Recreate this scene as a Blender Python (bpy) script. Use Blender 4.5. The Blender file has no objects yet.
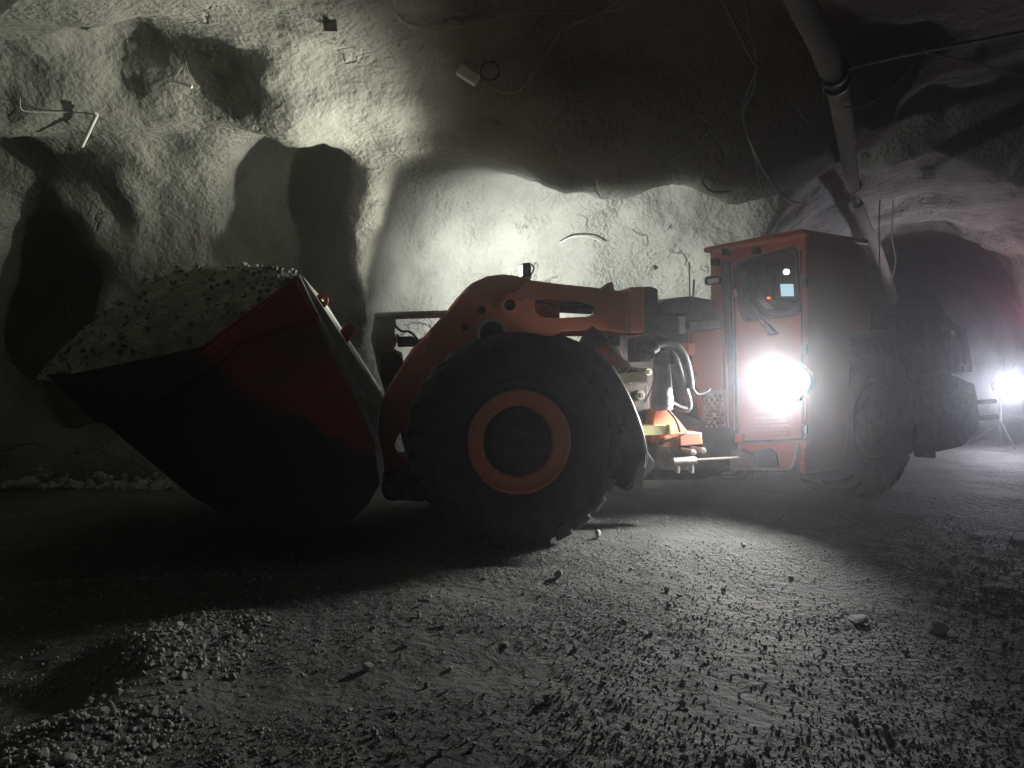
import bpy, math, random
import numpy as np
from mathutils import Vector, Matrix
from mathutils.geometry import tessellate_polygon

random.seed(4)
COL = bpy.context.scene.collection
D = bpy.data
FOC = 769.0
CAM_H = 1.6
PITCH = math.atan(21 / FOC)

# ------------------------------------------------------------------ camera
cam_d = D.cameras.new('camera')
cam_d.sensor_width = 36
cam_d.lens = FOC / 1024 * 36
cam_d.clip_start = 0.05
cam = D.objects.new('camera', cam_d)
COL.objects.link(cam)
cam.location = (0, 0, CAM_H)
cam.rotation_euler = (math.pi / 2 - PITCH, 0, 0)
bpy.context.scene.camera = cam


def ray(x, y):
    c, s = math.cos(PITCH), math.sin(PITCH)
    vx, vy, vz = (x - 512) / FOC, 1.0, -(y - 384) / FOC
    return (vx, vy * c + vz * s, -vy * s + vz * c)


def wp(x, y, d):
    """world point at distance Y=d seen at x, y (used to read measurements off the photograph)"""
    r = ray(x, y)
    k = d / r[1]
    return (r[0] * k, d, CAM_H + r[2] * k)


# ------------------------------------------------------------------ materials
def new_mat(name):
    m = D.materials.new(name)
    m.use_nodes = True
    nt = m.node_tree
    for n in list(nt.nodes):
        nt.nodes.remove(n)
    out = nt.nodes.new('ShaderNodeOutputMaterial')
    b = nt.nodes.new('ShaderNodeBsdfPrincipled')
    nt.links.new(b.outputs[0], out.inputs[0])
    return m, nt, b


def grubby(name, col, col2, rough=0.6, metal=0.0, scale=4.0, thr=(0.45, 0.7), bump=0.15, bscale=40, dist=0.004, spec=0.5):
    """a base colour with patches of dirt of a second colour"""
    m, nt, b = new_mat(name)
    N, L = nt.nodes, nt.links
    tc = N.new('ShaderNodeTexCoord')
    no = N.new('ShaderNodeTexNoise')
    no.inputs['Scale'].default_value = scale
    no.inputs['Detail'].default_value = 8
    no.inputs['Roughness'].default_value = 0.65
    L.new(tc.outputs['Object'], no.inputs['Vector'])
    rp = N.new('ShaderNodeValToRGB')
    rp.color_ramp.elements[0].position = thr[0]
    rp.color_ramp.elements[1].position = thr[1]
    rp.color_ramp.elements[0].color = (*col, 1)
    rp.color_ramp.elements[1].color = (*col2, 1)
    L.new(no.outputs['Fac'], rp.inputs['Fac'])
    L.new(rp.outputs['Color'], b.inputs['Base Color'])
    b.inputs['Roughness'].default_value = rough
    b.inputs['Metallic'].default_value = metal
    b.inputs['Specular IOR Level'].default_value = spec
    if bump:
        n2 = N.new('ShaderNodeTexNoise')
        n2.inputs['Scale'].default_value = bscale
        n2.inputs['Detail'].default_value = 5
        L.new(tc.outputs['Object'], n2.inputs['Vector'])
        bp = N.new('ShaderNodeBump')
        bp.inputs['Strength'].default_value = bump
        bp.inputs['Distance'].default_value = dist
        L.new(n2.outputs['Fac'], bp.inputs['Height'])
        L.new(bp.outputs['Normal'], b.inputs['Normal'])
    return m


def emit(name, col, strength):
    m = D.materials.new(name)
    m.use_nodes = True
    nt = m.node_tree
    for n in list(nt.nodes):
        nt.nodes.remove(n)
    out = nt.nodes.new('ShaderNodeOutputMaterial')
    e = nt.nodes.new('ShaderNodeEmission')
    e.inputs[0].default_value = (*col, 1)
    e.inputs[1].default_value = strength
    nt.links.new(e.outputs[0], out.inputs[0])
    return m


def rock_mat(name, c1, c2, grit=1.0, spec=0.25, rough=0.85, big=0.06, crack=True):
    m, nt, b = new_mat(name)
    N, L = nt.nodes, nt.links
    geo = N.new('ShaderNodeNewGeometry')
    pos = geo.outputs['Position']

    def noise(scale, detail=6, rough_=0.6):
        n = N.new('ShaderNodeTexNoise')
        n.inputs['Scale'].default_value = scale
        n.inputs['Detail'].default_value = detail
        n.inputs['Roughness'].default_value = rough_
        L.new(pos, n.inputs['Vector'])
        return n

    def math_(op, a, c, clamp=False):
        n = N.new('ShaderNodeMath')
        n.operation = op
        n.use_clamp = clamp
        for i, v in enumerate((a, c)):
            if isinstance(v, (int, float)):
                n.inputs[i].default_value = v
            else:
                L.new(v, n.inputs[i])
        return n.outputs[0]

    col = noise(0.9, 8, 0.65)
    rp = N.new('ShaderNodeValToRGB')
    rp.color_ramp.elements[0].position = 0.33
    rp.color_ramp.elements[1].position = 0.68
    rp.color_ramp.elements[0].color = (*c1, 1)
    rp.color_ramp.elements[1].color = (*c2, 1)
    L.new(col.outputs['Fac'], rp.inputs['Fac'])
    L.new(rp.outputs['Color'], b.inputs['Base Color'])
    b.inputs['Roughness'].default_value = rough
    b.inputs['Specular IOR Level'].default_value = spec
    # grit: patches of coarse sprayed grain between smoother patches
    patch = noise(0.55, 3, 0.5)
    mr = N.new('ShaderNodeMapRange')
    mr.inputs['From Min'].default_value = 0.40
    mr.inputs['From Max'].default_value = 0.60
    mr.inputs['To Min'].default_value = 0.25
    mr.inputs['To Max'].default_value = 1.0
    L.new(patch.outputs['Fac'], mr.inputs['Value'])
    vor = N.new('ShaderNodeTexVoronoi')
    vor.feature = 'SMOOTH_F1'
    vor.inputs['Scale'].default_value = 17
    L.new(pos, vor.inputs['Vector'])
    g1 = math_('MULTIPLY', vor.outputs['Distance'], 0.7)
    g2 = noise(26, 5, 0.65)
    g = math_('ADD', g1, g2.outputs['Fac'])
    g = math_('MULTIPLY', g, mr.outputs[0])
    g = math_('MULTIPLY', g, grit * 0.03)
    lum = noise(2.6, 5, 0.55)
    h = math_('ADD', g, math_('MULTIPLY', lum.outputs['Fac'], big * 2))
    if crack:
        w = noise(2.0, 4, 0.6)
        va = N.new('ShaderNodeVectorMath')
        va.operation = 'MULTIPLY_ADD'
        L.new(w.outputs['Color'], va.inputs[0])
        va.inputs[1].default_value = (0.9, 0.9, 0.9)
        L.new(pos, va.inputs[2])
        v2 = N.new('ShaderNodeTexVoronoi')
        v2.feature = 'DISTANCE_TO_EDGE'
        v2.inputs['Scale'].default_value = 0.55
        L.new(va.outputs[0], v2.inputs['Vector'])
        cr = math_('MULTIPLY', v2.outputs['Distance'], 40, False)
        cr = math_('MINIMUM', cr, 1.0)
        cm = noise(0.8, 2)
        cmr = math_('GREATER_THAN', cm.outputs['Fac'], 0.58)
        cr = math_('MAXIMUM', cr, math_('SUBTRACT', 1.0, cmr))
        h = math_('ADD', h, math_('MULTIPLY', cr, 0.035))
    bp = N.new('ShaderNodeBump')
    bp.inputs['Strength'].default_value = 1.0
    bp.inputs['Distance'].default_value = 1.0
    L.new(h, bp.inputs['Height'])
    L.new(bp.outputs['Normal'], b.inputs['Normal'])
    return m


M = {}
M['shotcrete'] = rock_mat('sprayed_concrete', (0.16, 0.16, 0.145), (0.26, 0.26, 0.23), 1.7, 0.3, 0.75)
M['floor'] = rock_mat('packed_muck', (0.09, 0.094, 0.09), (0.17, 0.175, 0.166), 2.4, 0.35, 0.72, big=0.012, crack=False)
M['gravel'] = grubby('crushed_rock', (0.26, 0.265, 0.26), (0.60, 0.61, 0.58), 0.7, scale=9, bump=0.5, bscale=60, dist=0.005)
M['ore'] = grubby('broken_ore', (0.15, 0.15, 0.125), (0.30, 0.30, 0.25), 0.8, scale=7, bump=0.7, bscale=30, dist=0.03)
M['orange'] = grubby('dusty_orange_paint', (0.80, 0.245, 0.13), (0.55, 0.27, 0.18), 0.55, scale=2.2, thr=(0.4, 0.78), bump=0.1)
M['red'] = grubby('dusty_red_paint', (0.62, 0.12, 0.055), (0.42, 0.15, 0.10), 0.5, scale=2.5, thr=(0.42, 0.75), bump=0.1)
M['brick'] = grubby('bucket_red_paint_dark_below', (0.36, 0.055, 0.035), (0.13, 0.06, 0.045), 0.65, scale=1.7, thr=(0.42, 0.62), bump=0.3, bscale=20)
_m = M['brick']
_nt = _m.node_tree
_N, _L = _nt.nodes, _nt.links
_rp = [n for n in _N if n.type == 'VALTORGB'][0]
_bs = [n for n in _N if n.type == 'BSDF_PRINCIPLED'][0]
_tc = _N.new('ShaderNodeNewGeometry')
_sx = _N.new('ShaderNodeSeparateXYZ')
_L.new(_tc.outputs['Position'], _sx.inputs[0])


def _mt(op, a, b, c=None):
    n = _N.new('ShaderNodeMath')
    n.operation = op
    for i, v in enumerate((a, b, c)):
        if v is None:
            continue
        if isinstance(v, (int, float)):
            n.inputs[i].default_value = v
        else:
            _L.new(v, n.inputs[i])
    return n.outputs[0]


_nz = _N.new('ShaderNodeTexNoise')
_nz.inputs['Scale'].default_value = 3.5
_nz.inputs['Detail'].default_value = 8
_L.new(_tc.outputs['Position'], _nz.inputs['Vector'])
_w = _mt('ADD', _mt('MULTIPLY_ADD', _sx.outputs[0], 0.56, _sx.outputs[2]), _mt('MULTIPLY', _nz.outputs[0], 0.35))  # red turns near black below a slanted line and towards the lip
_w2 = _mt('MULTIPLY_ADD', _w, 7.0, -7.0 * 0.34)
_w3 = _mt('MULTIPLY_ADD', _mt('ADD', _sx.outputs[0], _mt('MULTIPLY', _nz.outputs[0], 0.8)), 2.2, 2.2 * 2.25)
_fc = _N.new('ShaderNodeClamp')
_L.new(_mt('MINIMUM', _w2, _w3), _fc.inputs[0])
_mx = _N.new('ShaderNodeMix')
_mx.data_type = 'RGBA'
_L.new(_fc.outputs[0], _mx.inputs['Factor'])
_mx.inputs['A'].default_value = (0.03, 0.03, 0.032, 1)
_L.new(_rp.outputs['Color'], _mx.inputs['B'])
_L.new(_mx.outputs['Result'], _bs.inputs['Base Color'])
M['rubber'] = grubby('dusty_rubber', (0.028, 0.028, 0.03), (0.06, 0.062, 0.068), 0.75, scale=6, bump=0.35, bscale=30, dist=0.006)
M['steel'] = grubby('worn_steel', (0.34, 0.33, 0.30), (0.50, 0.48, 0.42), 0.5, 0.35, scale=8, bump=0.25)
M['bright'] = grubby('polished_steel', (0.6, 0.6, 0.6), (0.42, 0.42, 0.42), 0.3, 0.7, scale=8, bump=0.1)
M['dark'] = grubby('oily_dark_steel', (0.035, 0.035, 0.037), (0.09, 0.088, 0.085), 0.55, 0.2, scale=7, bump=0.3)
M['grime'] = grubby('grimy_castings', (0.09, 0.075, 0.065), (0.19, 0.165, 0.15), 0.65, 0.1, scale=9, bump=0.5)
M['yellow'] = grubby('pale_yellow_paint', (0.95, 0.88, 0.48), (0.75, 0.68, 0.36), 0.5, scale=6, bump=0.1)
M['hose'] = grubby('dusty_hose_rubber', (0.035, 0.035, 0.04), (0.09, 0.09, 0.095), 0.6, scale=12, bump=0.3)
M['sleeve'] = grubby('grey_cylinder_sleeve', (0.3, 0.31, 0.33), (0.45, 0.46, 0.48), 0.45, 0.2, scale=9, bump=0.15)
M['pipe'] = grubby('dusty_vent_pipe', (0.15, 0.142, 0.125), (0.09, 0.085, 0.075), 0.85, scale=4, bump=0.2)
M['cable'] = grubby('dusty_cable', (0.25, 0.25, 0.23), (0.4, 0.4, 0.36), 0.7, scale=10, bump=0)
M['white'] = grubby('off_white_plastic', (0.72, 0.72, 0.66), (0.5, 0.5, 0.45), 0.5, scale=9, bump=0)
M['paper'] = grubby('white_paper', (0.8, 0.8, 0.8), (0.65, 0.65, 0.66), 0.6, scale=6, bump=0)
M['seat'] = grubby('black_vinyl', (0.03, 0.03, 0.03), (0.05, 0.05, 0.05), 0.5, scale=9, bump=0.1)
M['lens'] = emit('lit_lamp_lens', (1.0, 0.99, 0.96), 9)
M['farlens'] = emit('lit_flood_lens', (0.93, 0.96, 1.0), 30)
M['window_glow'] = emit('lit_window_glow', (0.6, 0.85, 1.0), 0.9)
M['dome'] = emit('lit_dome', (0.8, 0.85, 1.0), 2.5)
M['led'] = emit('orange_indicator', (1.0, 0.16, 0.03), 5)
gm, gnt, gb = new_mat('window_glass')
gb.inputs['Base Color'].default_value = (0.8, 0.85, 0.85, 1)
gb.inputs['Roughness'].default_value = 0.03
gb.inputs['Transmission Weight'].default_value = 1.0
gb.inputs['IOR'].default_value = 1.12
M['glass'] = gm


# ------------------------------------------------------------------ mesh builder
class Frame:
    """a local frame: x to the right along yaw, y away from the viewer's side, z up"""
    def __init__(s, ox, oy, yaw):
        s.o = (ox, oy)
        a = math.radians(yaw)
        s.c, s.s = math.cos(a), math.sin(a)

    def w(s, p):
        x, y, z = p
        return (s.o[0] + s.c * x - s.s * y, s.o[1] + s.s * x + s.c * y, z)

    def at(s, x, y, ly):
        """(local x, z) of the point of plane local-y = ly that the photograph shows at x, y"""
        r = ray(x, y)
        # ray point t*r ; local y = -(X-ox)*s + (Y-oy)*c = ly
        t = (ly - s.o[0] * s.s + s.o[1] * s.c) / (-r[0] * s.s + r[1] * s.c)
        X, Y, Z = r[0] * t, r[1] * t, CAM_H + r[2] * t
        return ((X - s.o[0]) * s.c + (Y - s.o[1]) * s.s, Z)

    def p3(s, x, y, ly):
        a = s.at(x, y, ly)
        return (a[0], ly, a[1])


WORLD = Frame(0, 0, 0)
F1 = Frame(0.076, 6.5, 10)      # front half of the machine, y=0 at the tyre's outer face
F2 = Frame(2.976, 7.8, 35)       # rear half of the machine, origin at the cab's near front corner
F3 = Frame(2.976, 7.8, -55)      # the cab's front face; y runs back into the cab
FC = Frame(1.75, 7.55, 20)       # the joint between the halves


class MB:
    def __init__(s, fr=WORLD):
        s.v, s.f, s.fr = [], [], fr

    def add(s, vs, fs):
        o = len(s.v)
        s.v += [tuple(v) for v in vs]
        s.f += [tuple(i + o for i in f) for f in fs]
        return s

    def box(s, x0, x1, y0, y1, z0, z1):
        return s.add([(x, y, z) for x in (x0, x1) for y in (y0, y1) for z in (z0, z1)],
                     [(0, 1, 3, 2), (4, 6, 7, 5), (0, 4, 5, 1), (2, 3, 7, 6), (0, 2, 6, 4), (1, 5, 7, 3)])

    def prism(s, loops, y0, y1):
        """loops: outline then holes, each a list of (x, z); extruded from y0 to y1"""
        if not isinstance(loops[0][0], (tuple, list)):
            loops = [loops]
        tri = tessellate_polygon([[Vector((p[0], p[1], 0)) for p in lp] for lp in loops])
        flat = [p for lp in loops for p in lp]
        n = len(flat)
        vs = [(p[0], y0, p[1]) for p in flat] + [(p[0], y1, p[1]) for p in flat]
        fs = []
        for t in tri:
            a, b, c = [flat[i] for i in t]
            ar = (b[0] - a[0]) * (c[1] - a[1]) - (c[0] - a[0]) * (b[1] - a[1])
            t = tuple(t) if ar > 0 else tuple(reversed(t))
            fs.append(t)
            fs.append(tuple(i + n for i in reversed(t)))
        o = 0
        for k, lp in enumerate(loops):
            m = len(lp)
            ar = sum(lp[i][0] * lp[(i + 1) % m][1] - lp[(i + 1) % m][0] * lp[i][1] for i in range(m))
            for i in range(m):
                a, b = o + i, o + (i + 1) % m
                q = (a, a + n, b + n, b)
                if (ar < 0) ^ (k > 0):
                    q = tuple(reversed(q))
                fs.append(q)
            o += m
        return s.add(vs, fs)

    def cyl(s, p0, p1, r0, r1=None, n=20, cap=True):
        r1 = r0 if r1 is None else r1
        p0, p1 = Vector(p0), Vector(p1)
        d = (p1 - p0).normalized()
        u = d.orthogonal().normalized()
        w = d.cross(u)
        vs = []
        for p, r in ((p0, r0), (p1, r1)):
            for i in range(n):
                a = 2 * math.pi * i / n
                vs.append(p + (u * math.cos(a) + w * math.sin(a)) * r)
        fs = [(i, (i + 1) % n, (i + 1) % n + n, i + n) for i in range(n)]
        if cap:
            fs += [tuple(reversed(range(n))), tuple(range(n, 2 * n))]
        return s.add(vs, fs)

    def tube(s, pts, r, n=10, smooth=4, ribs=0, taper=None):
        pts = [Vector(p) for p in pts]
        if smooth > 1 and len(pts) > 2:
            q = []
            for i in range(len(pts) - 1):
                a, b = pts[max(i - 1, 0)], pts[i]
                c, d = pts[i + 1], pts[min(i + 2, len(pts) - 1)]
                for k in range(smooth):
                    t = k / smooth
                    q.append(0.5 * ((2 * b) + (c - a) * t + (2 * a - 5 * b + 4 * c - d) * t * t + (3 * b - a - 3 * c + d) * t ** 3))
            q.append(pts[-1])
            pts = q
        if ribs:
            q, acc = [], 0
            for i in range(len(pts) - 1):
                seg = (pts[i + 1] - pts[i]).length
                k = max(1, int(seg / ribs))
                q += [pts[i].lerp(pts[i + 1], j / k) for j in range(k)]
            q.append(pts[-1])
            pts = q
        vs, fs = [], []
        u = (pts[1] - pts[0]).orthogonal().normalized()
        for i, p in enumerate(pts):
            d = (pts[min(i + 1, len(pts) - 1)] - pts[max(i - 1, 0)]).normalized()
            u = (u - d * u.dot(d)).normalized()
            w = d.cross(u)
            rr = r if taper is None else r + (taper - r) * i / (len(pts) - 1)
            if ribs and i % 2:
                rr *= 0.86
            for k in range(n):
                a = 2 * math.pi * k / n
                vs.append(p + (u * math.cos(a) + w * math.sin(a)) * rr)
        m = len(pts)
        for i in range(m - 1):
            for k in range(n):
                fs.append((i * n + k, i * n + (k + 1) % n, (i + 1) * n + (k + 1) % n, (i + 1) * n + k))
        fs += [tuple(reversed(range(n))), tuple(range((m - 1) * n, m * n))]
        return s.add(vs, fs)

    def lathe(s, prof, c, n=64, closed=False):
        """prof: (radius, y) pairs about an axis parallel to local y through c=(x,z)"""
        vs, fs = [], []
        m = len(prof)
        for r, y in prof:
            for k in range(n):
                a = 2 * math.pi * k / n
                vs.append((c[0] + r * math.cos(a), y, c[1] + r * math.sin(a)))
        for i in range(m if closed else m - 1):
            j = (i + 1) % m
            for k in range(n):
                fs.append((i * n + k, j * n + k, j * n + (k + 1) % n, i * n + (k + 1) % n))
        return s.add(vs, fs)

    def build(s, name, mat, parent=None, bevel=0.0, angle=35, clampz=None, seg=2):
        W = [s.fr.w(p) for p in s.v]
        if clampz is not None:
            W = [(x, y, max(z, clampz)) for x, y, z in W]
        n = len(W)
        c = [(min(w[i] for w in W) + max(w[i] for w in W)) / 2 for i in range(3)]
        c[2] = min(w[2] for w in W)
        me = D.meshes.new(name)
        me.from_pydata([(w[0] - c[0], w[1] - c[1], w[2] - c[2]) for w in W], [], s.f)
        me.validate()
        me.update()
        me.shade_smooth()
        me.set_sharp_from_angle(angle=math.radians(angle))
        me.materials.append(mat)
        o = D.objects.new(name, me)
        COL.objects.link(o)
        place(o, c, parent)
        if bevel:
            b = o.modifiers.new('bevel', 'BEVEL')
            b.width = bevel
            b.segments = seg
            b.limit_method = 'ANGLE'
            b.angle_limit = math.radians(35)
            b.harden_normals = False
        return o


WLOC = {}


def place(o, c, parent=None):
    if parent is not None:
        o.parent = parent
        pw = WLOC[parent.name]
        o.location = (c[0] - pw[0], c[1] - pw[1], c[2] - pw[2])
    else:
        o.location = c
    WLOC[o.name] = tuple(c)


def tag(o, label=None, cat=None, group=None, kind=None):
    if label:
        o['label'] = label
    if cat:
        o['category'] = cat
    if group:
        o['group'] = group
    if kind:
        o['kind'] = kind
    return o


def empty(name, loc):
    o = D.objects.new(name, None)
    COL.objects.link(o)
    place(o, loc)
    return o


def circ(c, r, n=24, a0=0, a1=360):
    return [(c[0] + r * math.cos(math.radians(a0 + (a1 - a0) * i / n)),
             c[1] + r * math.sin(math.radians(a0 + (a1 - a0) * i / n))) for i in range(n if a1 - a0 == 360 else n + 1)]


# ------------------------------------------------------------------ noise and the cave surface
def vnoise(P, f, seed):
    rs = np.random.RandomState(seed)
    T = rs.rand(32, 32, 32).astype(np.float32)
    Q = P * f + 7.3
    I = np.floor(Q).astype(np.int32)
    t = (Q - I).astype(np.float32)
    t = t * t * (3 - 2 * t)
    I0 = I & 31
    I1 = (I + 1) & 31
    x0, y0, z0 = I0[..., 0], I0[..., 1], I0[..., 2]
    x1, y1, z1 = I1[..., 0], I1[..., 1], I1[..., 2]
    tx, ty, tz = t[..., 0], t[..., 1], t[..., 2]
    a = T[x0, y0, z0] * (1 - tx) + T[x1, y0, z0] * tx
    b = T[x0, y1, z0] * (1 - tx) + T[x1, y1, z0] * tx
    c = T[x0, y0, z1] * (1 - tx) + T[x1, y0, z1] * tx
    d = T[x0, y1, z1] * (1 - tx) + T[x1, y1, z1] * tx
    return ((a * (1 - ty) + b * ty) * (1 - tz) + (c * (1 - ty) + d * ty) * tz) * 2 - 1


def smin(a, b, k):
    h = np.clip(0.5 + 0.5 * (b - a) / k, 0, 1)
    return b * (1 - h) + a * h - k * h * (1 - h)


def smax(a, b, k):
    return -smin(-a, -b, k)


H = 0.11
LO = np.array([-9.5, -3.4, -0.45])
NN = (int(25.5 / H), int(28.5 / H), int(6.6 / H))


def drift(P, a, b, hw, h, p=2.6):
    a, b = np.array(a), np.array(b)
    d = b - a
    L2 = (d * d).sum()
    t = np.clip(((P[..., 0] - a[0]) * d[0] + (P[..., 1] - a[1]) * d[1]) / L2, 0, 1)
    dx = P[..., 0] - a[0] - t * d[0]
    dy = P[..., 1] - a[1] - t * d[1]
    r = np.sqrt(dx * dx + dy * dy)
    z = np.maximum(P[..., 2], 0)
    return (((r / hw) ** p + (z / h) ** p) ** (1 / p) - 1) * min(hw, h)


def blob(P, c, r):
    q = np.sqrt(((P[..., 0] - c[0]) / r[0]) ** 2 + ((P[..., 1] - c[1]) / r[1]) ** 2 + ((P[..., 2] - c[2]) / r[2]) ** 2)
    return (q - 1) * min(r)


def cave(P):
    v = drift(P, (-12, 7.6), (8.5, 7.2), 3.1, 5.0, 2.8)
    v = smin(v, drift(P, (-0.2, -3), (1.8, 7.2), 4.3, 5.3, 2.8), 0.8)
    v = smin(v, drift(P, (3.5, 7.9), (9.5, 8.6), 3.05, 5.25, 5), 0.3)
    v = smin(v, drift(P, (5.4, 10.2), (12.2, 23.7), 2.75, 4.4, 2.5), 0.04)
    # alcove low on the far left, shallow bay behind the machine
    v = smin(v, blob(P, (-6.5, 10.9, 1.9), (0.85, 1.5, 1.7)), 0.35)
    v = smin(v, blob(P, (1.0, 9.9, 2.0), (3.0, 1.35, 1.9)), 0.5)
    # hollow high in the wall left of the ridge
    v = smin(v, blob(P, (-2.9, 9.9, 3.5), (0.9, 0.9, 1.2)), 0.4)
    # rock ridge, brows and bulges left standing
    v = smax(v, -blob(P, (-2.0, 10.7, 3.5), (0.5, 0.9, 2.3)), 0.3)
    v = smax(v, -blob(P, (-5.0, 8.9, 5.15), (3.4, 0.7, 0.75)), 0.3)
    v = smax(v, -blob(P, (1.9, 9.6, 5.0), (3.6, 0.8, 1.15)), 0.4)
    v = smax(v, -blob(P, (-7.8, 10.4, 0.2), (1.6, 1.5, 1.7)), 0.4)
    v = smax(v, -blob(P, (-5.2, 10.9, -0.1), (1.5, 1.0, 0.8)), 0.3)
    v = smin(v, blob(P, (-3.7, 8.0, 3.6), (1.7, 0.8, 1.15)), 0.6)
    # noise
    v = v + 0.21 * vnoise(P, 0.55, 1) + 0.11 * vnoise(P, 1.3, 2) + 0.05 * vnoise(P, 3.1, 3)
    return v


xs = LO[0] + H * np.arange(NN[0])
ys = LO[1] + H * np.arange(NN[1])
zs = LO[2] + H * np.arange(NN[2])
V = np.empty(NN, np.float32)
for i0 in range(0, NN[0], 24):
    g = np.stack(np.meshgrid(xs[i0:i0 + 24], ys, zs, indexing='ij'), -1)
    V[i0:i0 + 24] = cave(g)


def surface_nets(V):
    s = V < 0
    nx, ny, nz = V.shape
    acc = np.zeros((nx - 1, ny - 1, nz - 1, 3), np.float32)
    cnt = np.zeros((nx - 1, ny - 1, nz - 1), np.int32)
    for ax in range(3):
        oth = [a for a in range(3) if a != ax]
        for d0 in (0, 1):
            for d1 in (0, 1):
                off = [0, 0, 0]
                off[oth[0]], off[oth[1]] = d0, d1
                sa = tuple(slice(off[a], off[a] + V.shape[a] - 1) for a in range(3))
                off2 = list(off)
                off2[ax] = 1
                sb = tuple(slice(off2[a], off2[a] + V.shape[a] - 1) for a in range(3))
                va, vb = V[sa], V[sb]
                cr = (va < 0) != (vb < 0)
                t = np.where(cr, va / np.where(cr, va - vb, 1), 0)
                for a in range(3):
                    acc[..., a] += np.where(cr, t if a == ax else off[a], 0)
                cnt += cr
    act = cnt > 0
    idx = np.full(cnt.shape, -1, np.int64)
    idx[act] = np.arange(act.sum())
    cells = np.argwhere(act)
    verts = cells + acc[act] / cnt[act][:, None]
    faces = []
    for ax in range(3):
        b, c = [(1, 2), (2, 0), (0, 1)][ax]
        sl0 = [slice(None)] * 3
        sl1 = [slice(None)] * 3
        sl0[ax], sl1[ax] = slice(0, -1), slice(1, None)
        e0, e1 = s[tuple(sl0)], s[tuple(sl1)]
        cr = np.argwhere(e0 != e1)
        ok = (cr[:, b] > 0) & (cr[:, c] > 0) & (cr[:, b] < V.shape[b] - 1) & (cr[:, c] < V.shape[c] - 1)
        cr = cr[ok]
        flip = e0[tuple(cr.T)]
        q = []
        for db, dc in ((1, 1), (0, 1), (0, 0), (1, 0)):
            p = cr.copy()
            p[:, b] -= db
            p[:, c] -= dc
            q.append(idx[tuple(p.T)])
        q = np.stack(q, 1)
        q[flip] = q[flip][:, ::-1]
        faces.append(q)
    return verts, np.concatenate(faces)


cv, cf = surface_nets(V)
cv = cv * H + LO
# fine displacement of the vertices
e1, e2 = cv[cf[:, 2]] - cv[cf[:, 0]], cv[cf[:, 3]] - cv[cf[:, 1]]
fn = np.cross(e1, e2)
fn /= np.linalg.norm(fn, axis=1)[:, None] + 1e-9


def vert_normals(cv):
    e1, e2 = cv[cf[:, 2]] - cv[cf[:, 0]], cv[cf[:, 3]] - cv[cf[:, 1]]
    f = np.cross(e1, e2)
    vn = np.zeros_like(cv)
    for k in range(4):
        np.add.at(vn, cf[:, k], f)
    return vn / (np.linalg.norm(vn, axis=1)[:, None] + 1e-9)


cvn = vert_normals(cv)
cv = cv + cvn * (0.022 * vnoise(cv, 7.0, 5))[:, None]
cvn = vert_normals(cv)
fc = cv[cf].mean(1)
ceil_m = (fc[:, 2] > 3.4) & (np.abs(fn[:, 2]) > 0.45) | (fc[:, 2] > 4.6)
tun = (fc[:, 1] > 10.6) & (fc[:, 0] > 3.2)
left = fc[:, 0] < -5.3
front = fc[:, 1] < 0.5
right = fc[:, 0] > 4.2
names = [('ceiling', ceil_m), ('wall_right', ~ceil_m & right & ~(tun & (fc[:, 0] < 6.0 + (fc[:, 1] - 11.4) * 0.5))),
         ('wall_left', ~ceil_m & ~right & left), ('wall_front', ~ceil_m & ~right & ~left & front)]
taken = np.zeros(len(cf), bool)
todo = []
for nm, mk in names:
    mk = mk & ~taken
    taken |= mk
    todo.append((nm, mk))
todo.append(('wall_back', ~taken))
for nm, mk in todo:
    f = cf[mk]
    u, inv = np.unique(f.ravel(), return_inverse=True)
    me = D.meshes.new(nm)
    me.from_pydata(cv[u].tolist(), [], inv.reshape(-1, 4).tolist())
    me.shade_smooth()
    me.normals_split_custom_set_from_vertices(cvn[u].tolist())
    me.materials.append(M['shotcrete'])
    o = D.objects.new(nm, me)
    COL.objects.link(o)
    tag(o, kind='structure')


def surf(x, y, back=0.05):
    """world point just in front of the rock surface seen at x, y"""
    r = np.array(ray(x, y))
    t = 2.5
    while t < 26:
        p = r * t + np.array([0, 0, CAM_H])
        i = np.round((p - LO) / H).astype(int)
        if np.any(i < 0) or np.any(i >= np.array(NN)) or V[tuple(i)] > -back:
            break
        t += 0.02
    return tuple(r * t + np.array([0, 0, CAM_H]))


# ------------------------------------------------------------------ floor
def floor_h(X, Y):
    P = np.stack([X, Y, np.zeros_like(X)], -1)
    h = 0.035 * vnoise(P, 0.7, 11) + 0.022 * vnoise(P, 2.1, 12) + 0.012 * vnoise(P, 6, 13) + 0.008 * vnoise(P, 15, 14)
    # windrow of loose rock at the lower left
    cx = -1.72 - 0.10 * (Y - 3.0) + 0.08 * np.sin(Y * 4)
    h += 0.12 * np.exp(-((X - cx) / 0.28) ** 2) * np.clip((5.0 - Y) / 0.8, 0, 1)
    # low roll of muck in front of the bucket and wheel, wheel ruts running left
    h += 0.05 * np.exp(-((Y - 5.75 - 0.12 * X) / 0.16) ** 2) * np.clip((0.5 - X) / 0.8, 0, 1)
    h += -0.03 * np.exp(-((Y - 4.1 - 0.25 * X) / 0.28) ** 2)
    # rising debris along the foot of the left wall
    h += np.clip((Y - 9.7 + 0.02 * X) * 0.45, 0, 0.5) * np.clip((-X - 2.2), 0, 1)
    # berm towards the far tunnel
    return h


def axis(parts):
    out = []
    for a, b, st in parts:
        out += list(np.arange(a, b, st))
    return np.array(out + [parts[-1][1]])


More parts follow.
